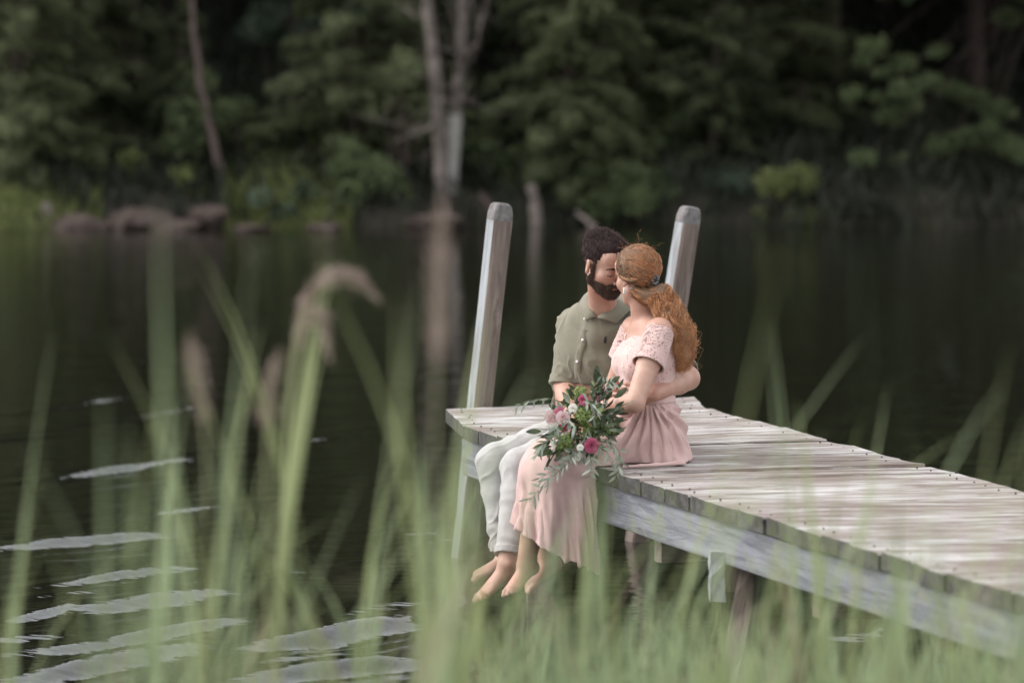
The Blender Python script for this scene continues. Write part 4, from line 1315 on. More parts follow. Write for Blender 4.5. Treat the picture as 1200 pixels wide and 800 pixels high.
def sleeve(sh, el, r0, r1, t0, t1, mat, parent, seed, h=.0036, wall=.004, ruffle=.0):
    a_, b_ = sh + (el - sh) * t0, sh + (el - sh) * t1
    d = unit(b_ - a_)
    lo = np.minimum(a_, b_) - .1; hi = np.maximum(a_, b_) + .1
    Gs = Grid(lo, hi, h)
    Gs.cone(a_ - d * .02, b_ + d * .02, r0, r1, .004)
    Gs.cone(a_ - d * .06, b_ + d * .06, r0 - wall, r1 - wall, .001, 's')
    Gs.cut(a_, -d); Gs.cut(b_, d)
    V, Q = Gs.mesh(); n_ = vnormals(V, Q)
    V = V + n_ * (.0022 * waves(V, 42, seed, 2))[:, None]
    return V, Q
V, Q = sleeve(j['sl'], j['el'], .056, .064, -.01, .47, M['lace'], dress, 8)
tip = np.clip((V[:, 2] - (j['sl'][2] - .02)) / .05, 0, 1)
obj("sleeve", V, Q, M['lace'], dress)
V, Q = sleeve(j['sr'], j['er'], .056, .062, 0.0, .47, M['lace'], dress, 9)
obj("sleeve", V, Q, M['lace'], dress)
for sg in (-1, 1):                                                           # thin straps
    p0 = j['neck'] + W_TL * sg * .065 + W_TF * .02 + A(0, 0, -.022); p1 = p0 - W_TF * .03 + A(0, 0, .012); p2 = p1 - W_TF * .06 - A(0, 0, .03)
    v, f = tube([p0 - A(0, 0, .03) + W_TF * .03, p0, p1, p2], .006, 6); obj("strap", v, f, M['lace'], dress)

# ------------------------------------------------------------------ skirt
G = Grid(A(-.10, 13.80, .12), A(.86, 14.95, .96), .0044)
wz = j['waist']
pl = lambda th, t: 0.0045 * np.sin(23 * th + 2 * np.sin(3 * th)) * (0.35 + t)
G.econe(wz + A(0, 0, .0), j['pelvis'] + A(.006, -.01, .03), W_TL, (.124, .094), (.168, .128), .02, fold=pl)
pl2 = lambda th, t: 0.006 * np.sin(19 * th + 2.2 * np.sin(2 * th) + 1.5 * t)
G.econe(j['pelvis'] + A(.006, -.01, .05), j['pelvis'] + A(.018, -.02, -.10), W_TL, (.168, .125), (.205, .155), .03, fold=pl2)
for h_, k_ in ((j['hl'], j['kl']), (j['hr'], j['kr'])):
    m_ = h_ + (k_ - h_) * .5
    G.cone(h_ + A(0, 0, .01), m_, .098, .086, .03); G.cone(m_, k_, .086, .067, .03)
G.cone((j['hl'] + j['hr']) / 2, (j['kl'] + j['kr']) / 2 + A(.02, 0, 0), .098, .066, .05)
G.cone(j['kl'], j['kr'], .064, .064, .03)
# spread of cloth on the boards
G.cone(at(732, 548, 14.10), at(797, 545, 14.20), .010, .016, .03); G.cone(at(797, 545, 14.20), at(803, 538, 14.55), .016, .016, .03)
# hanging part
top = at(667, 556, 14.235); bot = at(652, 668, 14.215)
HR1, HR2 = A(.182, .150), A(.188, .185)
hang = lambda th, t: (0.002 + 0.016 * t) * np.sin(11 * th + 1.3 * np.sin(2 * th) + .4) + 0.004 * t * np.sin(23 * th + 1) - .016 * np.cos(4 * th)
G.econe(top, bot, OUT, tuple(HR1), tuple(HR2), .035, fold=hang)
G.put(G.lo, G.lo + G.h * np.array(G.D.shape), lambda X, Y, Z: (DK + .004 - Z + 0 * X) * 1.0 + np.where((X - LP[1][0]) * OUT[0] + (Y - LP[1][1]) * OUT[1] > .012, -9, 0), op='i')
hem0, hem1 = at(600, 616, 14.25), at(705, 669, 14.25)
hd_ = unit(hem1 - hem0); G.cut(hem0, A(hd_[2], 0, -hd_[0]) if -hd_[0] < 0 else A(-hd_[2], 0, hd_[0]))
i0, i1 = .22, 1.5
G.econe(top + (bot - top) * i0, top + (bot - top) * i1, OUT, tuple(HR1 + (HR2 - HR1) * i0 - .0135), tuple(HR1 + (HR2 - HR1) * i1 - .0135), .002, 's', fold=lambda th, t: hang(th, i0 + (i1 - i0) * t))
V, Q = G.mesh(); V = relax(V, Q, 1, .4)
n_ = vnormals(V, Q)
# gathers fan out from the waist over the seat; soft drag folds on the thighs
rel = V - (wz + A(0, 0, .03))
fan = np.arctan2(rel[:, 0] - .35 * rel[:, 1] * 0, -rel[:, 2])
w_seat = np.clip((V[:, 0] - .26) / .08, 0, 1) * np.clip((wz[2] - V[:, 2]) / .05, 0, 1) * np.clip((V[:, 2] - DK - .02) / .06, .12, 1)
fold = .0095 * np.sin(fan * 26 + 1.6 * np.sin(V[:, 2] * 21) + 9 * (V[:, 1] - 14.4)) * w_seat
fold += .004 * np.sin(fan * 49 + 2 * np.sin(V[:, 2] * 13) + 21 * V[:, 1]) * w_seat
w_th = np.clip((V[:, 2] - .56) / .08, 0, 1) * (1 - np.clip((V[:, 0] - .26) / .08, 0, 1))
fold += .006 * np.sin(V[:, 0] * 62 + V[:, 2] * 45 + 2 * np.sin(V[:, 1] * 18)) * w_th * np.clip((V[:, 0] - .10) / .1, 0, 1)
w_h = np.clip((.60 - V[:, 2]) / .1, 0, 1)
vf = np.sin(V[:, 0] * 66 + V[:, 1] * 20 + 2.2 * np.sin(V[:, 0] * 17 + V[:, 2] * 3))
irr = .55 + .45 * np.sin(V[:, 0] * 31 + 1.3) * np.sin(V[:, 1] * 13 + V[:, 2] * 6)
fold += (.013 * irr * (1 - 1.6 * np.abs(vf)) + .005 * vf + .003 * np.sin(V[:, 0] * 150 + 1.5 * V[:, 2] * 20)) * w_h
V = V + n_ * fold[:, None]
low = np.clip((.5 - V[:, 2]) / .35, 0, 1)
V[:, 0] += .012 * low * np.sin(V[:, 1] * 30) ; V[:, 2] += .008 * low * np.sin(V[:, 0] * 45 + V[:, 1] * 31)
obj("skirt", V, Q, M['dress'], dress)
# waist seam
ang = np.linspace(0, 2 * math.pi, 40)
wpts = np.array([wz + A(0, 0, .0) + W_TL * math.cos(a) * .124 + W_TF * math.sin(a) * .0935 for a in ang])
v, f = tube(wpts, .006, 6, False); obj("waist_seam", v, f, M['lace'], dress)

# ------------------------------------------------------------------ woman's hair
def path_interp(ctrl, n):
    ctrl = np.asarray(ctrl, float)
    d = np.concatenate([[0], np.cumsum(np.linalg.norm(np.diff(ctrl, axis=0), axis=1))])
    t = np.linspace(0, d[-1], n)
    out = np.stack([np.interp(t, d, ctrl[:, i]) for i in range(3)], 1)
    for _ in range(3): out[1:-1] = (out[:-2] + 2 * out[1:-1] + out[2:]) / 4
    return out
HO = j['head']; hs_ = .86
def hp(x, y, z): return HO + hs_ * (W_R[0] * x + W_R[1] * y + W_R[2] * z)
clip_p = at(766, 327, 14.375)
Ghair = Grid(A(.25, 14.1, 1.0), A(.95, 14.85, 1.52), .0045)
Ghair.ell(hp(0, -.022, .040), A(.083, .098, .090) * hs_, W_R, .01)
Ghair.cut(hp(0, .062, .02), W_R[1] * .8 - W_R[2] * .55)
Ghair.cut(hp(0, -.0, -.05), -W_R[2] * .75 + W_R[1] * .6, )
mass = [(at(741, 340, 14.36), .020), (at(757, 348, 14.37), .034), (at(775, 345, 14.36), .046), (at(786, 368, 14.34), .058), (at(797, 392, 14.33), .056), (at(800, 415, 14.34), .040), (at(800, 430, 14.35), .016)]
for (a_, ra), (b_, rb) in zip(mass[:-1], mass[1:]): Ghair.cone(a_, b_, ra * .72, rb * .72, .03)
V, Q = Ghair.mesh(); V = relax(V, Q, 2, .5); n_ = vnormals(V, Q)
V = V + n_ * (.004 * waves(V, 60, 21, 3))[:, None]
hair = obj("hair", V, Q, M['hair_w'], woman, attr={"t": np.clip(.05 + .25 * (1.42 - V[:, 2]) / .3, 0, 1)})
# strands combed from the hairline back to the clip
NS, MS = 2500, 20
paths = np.zeros((NS, MS, 3))
for i in range(NS):
    a_ = RNG.uniform(-1.9, 1.9)                            # around the hairline, 0 at the forehead
    st = A(math.sin(a_) * .079, .066 * math.cos(a_) ** (1) if abs(a_) < 1.57 else .066 * math.cos(a_) * .8, .075 - .085 * (abs(a_) / 1.9)**1.3)
    st = st + RNG.normal(0, .008, 3)
    en = (W_R @ (clip_p - HO)) / hs_ + RNG.normal(0, .012, 3)
    t = np.linspace(0, 1, MS)[:, None]
    l = st * (1 - t) + en * t + A(0, 0, 1) * (.11 * np.sin(math.pi * t) * max(0, math.cos(a_ * .9))) * RNG.uniform(.6, 1.1) + A(math.copysign(1, a_), 0, 0) * .05 * np.sin(math.pi * t) * abs(math.sin(a_ * .8))
    c = A(0, -.022, .035); q = (l - c) / A(.084, .101, .091)
    q = q / np.maximum(np.linalg.norm(q, axis=1, keepdims=True), .05)
    rr = RNG.uniform(1.03, 1.075)
    l2 = c + q * A(.084, .101, .091) * rr
    wp = 5 * st[0] / .08 + RNG.normal(0, .5); wob = RNG.uniform(.002, .0065) * np.stack([np.sin(t[:, 0] * 21 + wp), np.sin(t[:, 0] * 19 + 2 * wp), np.cos(t[:, 0] * 23 + wp)], 1)
    l2 = l2 + wob
    paths[i] = HO + hs_ * (l2 @ W_R)
v, f, t = strands_mesh(paths, np.concatenate([np.linspace(.0012, .0020, 6), np.full(14, .0020)]))
obj("combed_strands", v, f, M['hair_w'], hair, attr={"t": np.clip(.06 + .46 * t**1.6 + np.repeat(RNG.normal(0, .13, NS), MS * 3), 0, 1)})
# curls down the back
cen = path_interp([m_[0] for m_ in mass], 60); crad = np.interp(np.linspace(0, 1, 60), np.linspace(0, 1, len(mass)), [m_[1] for m_ in mass])
LOCKS, PER, MS = 105, 24, 44
NS = LOCKS * PER
paths = np.zeros((NS, MS, 3)); fly = RNG.random(NS) < .10; tone = np.zeros(NS)
w = np.linspace(0, 1, MS)[:, None]
i = 0
for lk in range(LOCKS):
    s0 = RNG.uniform(0, .45); s1 = min(1.03, s0 + RNG.uniform(.35, .75))
    s_ = np.linspace(s0, s1, MS)
    base = np.stack([np.interp(s_, np.linspace(0, 1, 60), cen[:, k]) for k in range(3)], 1)
    rad = np.interp(s_, np.linspace(0, 1, 60), crad)
    o = unit(RNG.normal(0, 1, 3)) * RNG.uniform(.30, 1.0)**.5
    o2 = unit(o + RNG.normal(0, .45, 3)) * np.linalg.norm(o) * RNG.uniform(.95, 1.2)
    base = base + (o * (1 - w) + o2 * w) * rad[:, None]
    L = np.linalg.norm(base[-1] - base[0]) + .02
    turns = L / RNG.uniform(.035, .075); hr = RNG.uniform(.005, .012)
    ph0 = RNG.uniform(0, 6.28); chir = 1 if RNG.random() < .5 else -1; tl = RNG.normal(.64, .22)
    for q in range(PER):
        ph = ph0 + RNG.normal(0, .45) + 2 * math.pi * turns * RNG.uniform(.93, 1.07) * w[:, 0]
        grow = np.minimum(1, w * 3)
        spread = RNG.normal(0, .0042, 3) * (.5 + 1.1 * w) * (2.6 if fly[i] else 1)
        h = hr * RNG.uniform(.8, 1.2)
        paths[i] = base + h * np.stack([np.cos(ph), chir * np.sin(ph), .6 * np.sin(ph + 1)], 1) * grow + spread + .002 * np.sin(w * 40 + RNG.uniform(0, 6, 3))
        tone[i] = tl + RNG.normal(0, .08); i += 1
rad = np.where(fly, .0006, RNG.uniform(.0009, .0015, NS))[:, None] * np.linspace(1, .55, MS)[None, :]
v, f, t = strands_mesh(paths, rad)
obj("curls", v, f, M['hair_w'], hair, attr={"t": np.clip(np.repeat(tone, MS * 3) + .34 * t + np.repeat(np.where(fly, .15, 0), MS * 3) + .25 * np.clip((v[:, 0] - .62) / .12, 0, 1), 0.03, 1.1)})
# fuzz on the crown
NS, MS = 90, 10
paths = np.zeros((NS, MS, 3))
for i in range(NS):
    a_, e_ = RNG.uniform(0, 6.28), RNG.uniform(.2, 1.5)
    q = A(math.cos(a_) * math.cos(e_), math.sin(a_) * math.cos(e_), math.sin(e_))
    t = np.linspace(0, 1, MS)[:, None]
    p = A(0, -.022, .035) + q * A(.084, .10, .09) * (1 + .10 * RNG.uniform(.3, 1) * np.sin(t * 2.6)) + np.cross(q, RNG.normal(0, 1, 3)) * .05 * t + .004 * np.sin(t * 14 + i)
    paths[i] = HO + hs_ * (p @ W_R)
v, f, t = strands_mesh(paths, np.full(MS, .00035)); obj("flyaway_strands", v, f, M['hair_w'], hair, attr={"t": .3 + .3 * t})
# twist above the ear, clip, earring, brow and lashes
tw = path_interp([hp(.077, .02, .02), hp(.084, -.02, .0), hp(.080, -.06, -.012), hp(.05, -.095, .0)], 30)
for q in range(3):
    ph = np.linspace(0, 16, 30) + q * 2.1
    pp = tw + .007 * np.stack([np.cos(ph), np.sin(ph) * .5, np.sin(ph)], 1)
    v, f = tube(pp, .0055, 6); obj("twist", v, f, M['hair_w'], hair, attr={"t": np.full(len(v), .2 + .12 * q)})
mb = MB()
for q in range(9):
    a_ = q / 9 * 6.28
    c = clip_p + A(.004, -.022, 0) + .016 * (A(1, 0, 0) * math.cos(a_) * .7 + A(0, 0, 1) * math.sin(a_)) + A(0, -.004 * (q % 2), 0)
    bmr = bmesh.new(); bmesh.ops.create_icosphere(bmr, subdivisions=1, radius=.0065)
    vv = np.array([x.co[:] for x in bmr.verts]) + c; ff = [[x.index for x in y.verts] for y in bmr.faces]; bmr.free(); mb.add(vv, ff)
v, f = tube([clip_p + A(-.02, -.018, .0), clip_p + A(.0, -.026, .004), clip_p + A(.02, -.018, .006)], .004, 6); mb.add(v, f)
mb.build("hair_clip", M['clip'], woman)
ep = WH(.085, -.008, -.042)
v, f = tube([ep, ep + A(0, 0, -.006), ep + A(0, -.001, -.02), ep + A(0, 0, -.025)], [.0015, .003, .0045, .002], 8); obj("earring", v, f, M['pearl'], woman)
def brow_lash(WF, parent, mat, s, thick):
    for sg in (-1, 1):
        v, f = tube([WF(sg * .013, .0945, .013), WF(sg * .03, .0945, .019), WF(sg * .042, .087, .018), WF(sg * .052, .076, .011)], [.0030 * thick, .0036 * thick, .003 * thick, .0016], 6)
        obj("eyebrow", v, f, mat, parent, attr={"t": np.full(len(v), .2)})
        v, f = tube([WF(sg * .020, .0855, -.013), WF(sg * .032, .0892, -.0175), WF(sg * .045, .0815, -.013)], [.0012, .0019, .0012], 5)
        obj("eyelashes", v, f, M['dark'], parent)
brow_lash(WH, woman, M['hair_w'], .9, .9)
v, f = tube([WH(-.018, .0945, -.0705), WH(0, .0985, -.070), WH(.018, .0945, -.0705)], [.002, .0052, .002], 8); obj("lips", v, f, M['lip'], woman)

# ================================================================== the man
Mj = dict(
    pelvis=at(692, 508, 14.98), waist=at(692, 465, 14.93), chest=at(702, 412, 14.86), neck=at(706, 364, 14.80), head=at(708, 308.5, 14.60),
    sr=at(674, 383, 14.93), sl=at(748, 382, 14.76), er=at(662, 452, 14.86), wr=at(672, 495, 14.62), el=at(806, 443, 14.50), wl=at(766, 461, 14.26),
    kr=at(578, 541, 14.88), kl=at(607, 546, 14.58), ar=at(592, 654, 14.82), al=at(594, 660, 14.42))
j = Mj
j['hr'] = j['pelvis'] - SIDE * .09; j['hl'] = j['pelvis'] + SIDE * .09
M_TL = unit(A(*(j['sl'] - j['sr'])[:2], 0)); M_TF = A(M_TL[1], -M_TL[0], 0); M_TF = M_TF if M_TF[1] < 0 else -M_TF
M_F = unit(A(.60, -.72, -.36)); M_R = head_frame(M_F, 0.10)
P_TL = unit(SIDE * .6 + M_TL * .4)
def torso_m(G, off=0.0, k=.04):
    G.econe(j['pelvis'] + A(0, 0, -.03), j['pelvis'] + A(0, 0, .08), P_TL, (.17 + off, .125 + off), (.155 + off, .115 + off), k)
    G.econe(j['pelvis'] + A(0, 0, .06), j['waist'] + A(0, 0, .02), P_TL, (.155 + off, .115 + off), (.145 + off, .108 + off), k)
    G.econe(j['waist'], j['chest'], M_TL, (.145 + off, .108 + off), (.160 + off, .114 + off), k)
    G.econe(j['chest'], j['neck'] + A(0, 0, -.065), M_TL, (.160 + off, .112 + off), (.136 + off, .075 + off), k)
G = Grid(A(-.26, 13.95, .08), A(.84, 15.32, 1.54), .0044)
torso_m(G)
for sh in (j['sl'], j['sr']): G.cone(j['neck'] + A(0, 0, -.05), sh, .055, .052, .04)
G.cone(j['neck'] + A(.005, -.01, -.05), j['head'] - M_R[2] * .05 - M_R[1] * .008, .056, .052, .03)
for sh in (j['sl'], j['sr']): G.cone(j['neck'] + A(0, .03, .005), sh + A(0, .01, .01), .035, .035, .035)
MH = head_sdf(G, j['head'], M_R, .91, True)
arm(G, j['sr'], j['er'], j['wr'], (.056, .052, .043, .044, .029))
arm(G, j['sl'], j['el'], j['wl'], (.056, .052, .045, .045, .030))
hand_sdf(G, j['wr'], unit(A(.45, -.6, -.5)), unit(A(.3, .3, -.8)), 1, 1.0, (.5, .6, .4))
tips_l, lat_l = hand_sdf(G, j['wl'], unit(A(-.96, .02, .05)), unit(A(-.10, 1, .0)), 1, 1.0, (.12, .35, .30), .06)
for h_, k_, a_, inner, fd in ((j['hl'], j['kl'], j['al'], 1, A(-.80, -.30, -.52)), (j['hr'], j['kr'], j['ar'], -1, A(-.80, -.58, -.06))):
    m_ = h_ + (k_ - h_) * .5
    G.cone(h_, m_, .088, .076, .03); G.cone(m_, k_, .076, .058, .02)
    c_ = k_ + (a_ - k_) * .32 - OUT * .012
    G.cone(k_, c_, .056, .055, .02); G.cone(c_, a_, .055, .036, .02)
    foot_sdf(G, a_, fd, A(-.2, -.1, 1), 1.0, inner)
G.cone(j['hl'] + A(0, 0, .02), j['hr'] + A(0, 0, .02), .095, .095, .04)
V, Q = G.mesh(); V = relax(V, Q, 1, .4)
man = empty("person", (j['pelvis'][0], j['pelvis'][1], DK), "bearded man in olive shirt and pale trousers with his arm round the woman", "person")
obj("body", V, Q, M['skin_m'], man)

# ------------------------------------------------------------------ shirt
G = Grid(A(.02, 14.40, .70), A(.80, 15.25, 1.30), .0034)
torso_m(G, .010)
for sh in (j['sl'], j['sr']): G.cone(j['neck'] + A(0, 0, -.055), sh, .060, .062, .04)
for sh, el, t1 in ((j['sr'], j['er'], .98), (j['sl'], j['el'], .9)):
    e_ = sh + (el - sh) * t1
    G.ball(sh, .064, .03); G.cone(sh, e_, .060, .056, .02)
    d = unit(el - sh); G.cut(e_, d, e_ - .11, e_ + .11)
for sh in (j['sl'], j['sr']): G.cone(j['neck'] + A(0, .03, .012), sh + A(0, .01, .018), .040, .042, .035)
G.cone(j['neck'] + A(.004, -.016, -.065), j['neck'] + A(.004, .0, .03), .072, .066, .02)
G.cone(j['neck'] + A(-.005, -.042, -.085), j['neck'] + A(0, -.042, -.02), .064, .060, .03)
G.cut(at(706, 350, 14.72), unit(A(-.05, -.25, 1)), j['neck'] - .15, j['neck'] + .15)
G.cone(at(707, 328, 14.66), at(701, 358, 14.66), .048, .008, .004, 's')   # open neck
G.cut(j['pelvis'] + A(0, 0, .0), A(0, 0, -1))
V, Q = G.mesh(); V = relax(V, Q, 2, .5); n_ = vnormals(V, Q)
relc = (V - j['chest']); lx = relc @ M_TL
w_t = np.clip(1 - np.abs(lx) / .22, 0, 1)
dw = .0055 * waves(V * A(1, 1, .55), 24, 31, 2) + .003 * np.sin((V[:, 2] * 50 + lx * 70) + 2 * np.sin(lx * 22)) * np.clip((j['chest'][2] - V[:, 2] + .02) / .1, 0, 1)
al = np.clip(-(lx + .12) / .04, 0, 1)
def ridges(V, freq, seed, st=(1, 1, 1)):
    w = waves(V * np.array(st), freq, seed, 2); return np.maximum(0, 1 - np.abs(w) * 4.2)**1.6
side = np.clip((np.abs(lx - .01) - .05) / .08, 0, 1)
dw += .0090 * ridges(V, 17, 77, (1, 1, .45)) * (.40 + .60 * side) + .0065 * ridges(V, 24, 78, (1, 1, .8)) * np.clip((j['chest'][2] - V[:, 2] + .03) / .1, 0, 1)
dw += al * .0028 * np.sin(V[:, 2] * 95 + lx * 80 + 3 * np.sin(V[:, 1] * 30 + V[:, 2] * 22))
V = V + n_ * dw[:, None]
shirt = obj("shirt", V, Q, M['shirt'], man)
for sh, el, t0, t1 in ((j['sr'], j['er'], .84, 1.0), (j['sl'], j['el'], .80, .93)):                    # rolled cuffs
    V, Q = sleeve(sh, el, .064, .063, t0, t1, M['shirt'], shirt, 5, wall=.007); obj("cuff", V, Q, M['shirt'], shirt)
# surface finder for trims on the chest
def chest_pt(u, z, lift=.004):
    """Point on the shirt front: u metres to the wearer's left of centre, z world height."""
    c = j['waist'] + (j['chest'] - j['waist']) * (z - j['waist'][2]) / (j['chest'][2] - j['waist'][2])
    m_ = np.abs((SV - c) @ M_TL - u) < .007
    m_ &= np.abs(SV[:, 2] - z) < .007
    m_ &= ((SV - c) @ M_TF) > 0
    q = SV[m_]
    if not len(q): return c + M_TL * u + M_TF * .12
    return q[np.argmax(q @ M_TF)] + M_TF * lift
SV = np.array([v_.co[:] for v_ in shirt.data.vertices]) + np.array(man.location)
zs = np.linspace(j['neck'][2] - .075, j['pelvis'][2] + .06, 16)
pl_ = np.array([chest_pt(-.004 + .010 * math.sin(q * .2), z, .001) for q, z in enumerate(zs)])
for _ in range(2): pl_[1:-1] = (pl_[:-2] + pl_[1:-1] * 2 + pl_[2:]) / 4
v, f = [], []
for q, p in enumerate(pl_):
    for (a_, b_) in ((-.0155, -.001), (-.0145, .0012), (.0145, .0012), (.0155, -.001)): v.append(p + M_TL * a_ + M_TF * b_)
for q in range(len(pl_) - 1):
    for k in range(3): f.append((q * 4 + k, q * 4 + k + 1, q * 4 + 5 + k, q * 4 + 4 + k))
obj("placket", v, f, M['shirt'], shirt)
bz = [P(0, y_, 14.75)[2] for y_ in (373, 398, 424, 449, 474)]
for z in bz:
    q = int(np.argmin(abs(pl_[:, 2] - z))); c = pl_[q].copy(); c[2] = z
    v, f = tube([c + M_TF * .002, c + M_TF * .0065], [.0062, .0055], 10); obj("button", v, f, M['button'], shirt)
# collar: a stand and two folded leaves
def collar_leaf(inner, outer):
    pi_ = path_interp([at(*p) for p in inner], 14); po = path_interp([at(*p) for p in outer], 14)
    v, f = [], []
    for a_, b_ in zip(pi_, po):
        c_ = unit(np.cross(pi_[-1] - pi_[0], b_ - a_)); c_ = c_ if c_[1] < 0 else -c_
        v += [a_, a_ * .6 + b_ * .4 + c_ * .006, b_ + c_ * .002, b_ - c_ * .003, a_ * .6 + b_ * .4 - c_ * .002, a_ - c_ * .004]
    for q in range(13):
        for k in range(6): f.append((q * 6 + k, q * 6 + (k + 1) % 6, q * 6 + 6 + (k + 1) % 6, q * 6 + 6 + k))
    f += [(0, 1, 2, 3, 4, 5), tuple(78 + k for k in range(6))]
    obj("collar", v, f, M['shirt'], shirt)
collar_leaf([(712, 336, 14.90), (690, 338, 14.86), (688, 346, 14.78), (692, 358, 14.71), (698, 370, 14.675)], [(712, 352, 14.935), (680, 352, 14.90), (676, 358, 14.80), (681, 367, 14.71), (687, 375, 14.675)])
collar_leaf([(712, 336, 14.90), (724, 338, 14.84), (724, 348, 14.74), (714, 361, 14.68), (700, 371, 14.672)], [(712, 352, 14.935), (742, 352, 14.86), (744, 360, 14.74), (732, 368, 14.68), (722, 379, 14.665)])

v, f = [], []
# small dark stitched emblem of a rider on a horse, on the wearer's left chest
z0 = P(0, 398, 14.75)[2]
EM = [(-.35, -1), (-.2, -1), (-.1, -.35), (.15, -.35), (.3, -1), (.45, -1), (.4, -.3), (.5, .1), (.75, .35), (.55, .45), (.35, .2), (.15, .2), (.2, .55), (.75, 1.0), (.68, 1.06), (.1, .66), (.08, .85), (-.05, .95), (-.15, .8), (-.12, .5), (-.2, .2), (-.5, .1), (-.6, -.3), (-.5, -.2), (-.4, -.1)]
ec = chest_pt(.100, z0, .003)
v = [ec + M_TL * a_ * .0095 + A(0, 0, b_ * .0135) + M_TF * .0015 for a_, b_ in EM] + [ec + M_TL * a_ * .0095 + A(0, 0, b_ * .0135) - M_TF * .004 for a_, b_ in EM]
n0 = len(EM); f = [tuple(range(n0)), tuple(range(2 * n0 - 1, n0 - 1, -1))] + [(q, (q + 1) % n0, n0 + (q + 1) % n0, n0 + q) for q in range(n0)]
obj("chest_emblem", v, f, M['dark'], shirt, False)

# ------------------------------------------------------------------ trousers
G = Grid(A(-.24, 14.2, .18), A(.60, 15.32, .98), .0037)
G.econe(j['pelvis'] + A(0, 0, -.02), j['pelvis'] + A(0, 0, .06), P_TL, (.178, .135), (.165, .127), .04)
for h_, k_, a_ in ((j['hl'], j['kl'], j['al']), (j['hr'], j['kr'], j['ar'])):
    m_ = h_ + (k_ - h_) * .5
    G.cone(h_, m_, .096, .083, .03); G.cone(m_, k_, .083, .066, .02)
    c_ = k_ + (a_ - k_) * .35
    e_ = k_ + (a_ - k_) * .90
    G.cone(k_, c_ - OUT * .01, .064, .062, .02); G.cone(c_ - OUT * .01, e_ + (a_ - k_) * .1, .062, .051, .02)
    G.cut(e_, unit(a_ - k_), e_ - .1, e_ + .1)
    G.cone(e_ - (a_ - k_) * .12, e_ + (a_ - k_) * .1, .041, .041, .002, 's')
G.cone(j['hl'], j['hr'], .1, .1, .04)
G.put(G.lo, G.lo + G.h * np.array(G.D.shape), lambda X, Y, Z: (DK + .003 - Z + 0 * X) * 1.0 + np.where((X - LP[1][0]) * OUT[0] + (Y - LP[1][1]) * OUT[1] > .012, -9, 0), op='i')
V, Q = G.mesh(); V = relax(V, Q, 1, .4); n_ = vnormals(V, Q)
shin = np.clip((.62 - V[:, 2]) / .1, 0, 1)
dw = .003 * waves(V, 26, 41, 2) + .0055 * ridges(V, 15, 79, (1, 1, .9)) * (.4 + .6 * shin)
dw += shin * .0026 * np.sin(V[:, 2] * 70 + V[:, 0] * 40 + 2.5 * np.sin(V[:, 2] * 23 + V[:, 1] * 30)) * (.4 + 1.2 * np.clip((.42 - V[:, 2]) / .15, 0, 1))
dw += (1 - shin) * .0022 * np.sin((V @ unit(OUT + A(0, 0, -.5))) * 75 + 2 * np.sin(V[:, 1] * 25))
V = V + n_ * dw[:, None]
trousers = obj("trousers", V, Q, M['chino'], man)
for k_, a_ in ((j['kl'], j['al']), (j['kr'], j['ar'])):
    V, Q = sleeve(k_, a_, .0565, .055, .84, .915, M['chino'], trousers, 15, wall=.006); obj("turn_up", V, Q, M['chino'], trousers)

# ------------------------------------------------------------------ man's hair and beard
def mp(x, y, z): return j['head'] + .91 * (M_R[0] * x + M_R[1] * y + M_R[2] * z)
G = Grid(j['head'] - .17, j['head'] + .17, .0036)
R = M_R; s = .91
G.ell(mp(0, -.020, .042), A(.0785, .0985, .0925) * s, R, .01)
G.ell(mp(.005, .040, .093), A(.053, .049, .034) * s, R, .02)                    # swept up front
G.cut(mp(0, .074, .06), R[1] * .95 - R[2] * .30)
G.cut(mp(0, .030, .0), R[1] * .95 - R[2] * .30 , mp(0, .06, .0) - .085, mp(0, .06, .0) + .075) if False else None
G.ell(mp(0, .085, -.005), A(.072, .062, .066) * s, R, .006, 's')               # face opening
G.cut(mp(0, -.05, -.055), -R[2] + R[1] * .25)
for sg in (-1, 1): G.ell(mp(sg * .082, -.006, -.012), A(.03, .022, .038) * s, R, .004, 's')
V, Q = G.mesh(); V = relax(V, Q, 2, .5); n_ = vnormals(V, Q)
V = V + n_ * (.003 * waves(V, 90, 51, 3))[:, None]
mhair = obj("hair", V, Q, M['hair_m'], man, attr={"t": np.full(len(V), .3)})
loc = (V - j['head']) @ R.T / s
sel = RNG.choice(len(V), 5200)
MS = 6
p0 = V[sel]; nn = n_[sel]; L0 = loc[sel]
topness = np.clip((L0[:, 2] - .055) / .05, 0, 1)
Ls = .005 + .022 * topness * RNG.uniform(.4, 1.2, len(sel))
comb = -R[1] * .75 + R[2] * .15 + R[0] * .45
tt = np.linspace(0, 1, MS)
dirs = nn * (.5 + .05 * topness)[:, None] + comb * (1.0 * topness)[:, None] - R[2] * (.9 * (1 - topness))[:, None] + RNG.normal(0, .24, (len(sel), 3))
dirs /= np.linalg.norm(dirs, axis=1, keepdims=True)
paths = p0[:, None, :] - nn[:, None, :] * .002 + dirs[:, None, :] * (Ls[:, None] * tt)[..., None] - R[2] * (.25 * Ls[:, None] * tt**2)[..., None]
v, f, t = strands_mesh(paths, np.linspace(.0013, .0006, MS)); obj("hair_strands", v, f, M['hair_m'], mhair, attr={"t": .25 + .5 * t})
G = Grid(j['head'] - .17, j['head'] + .17, .0036)
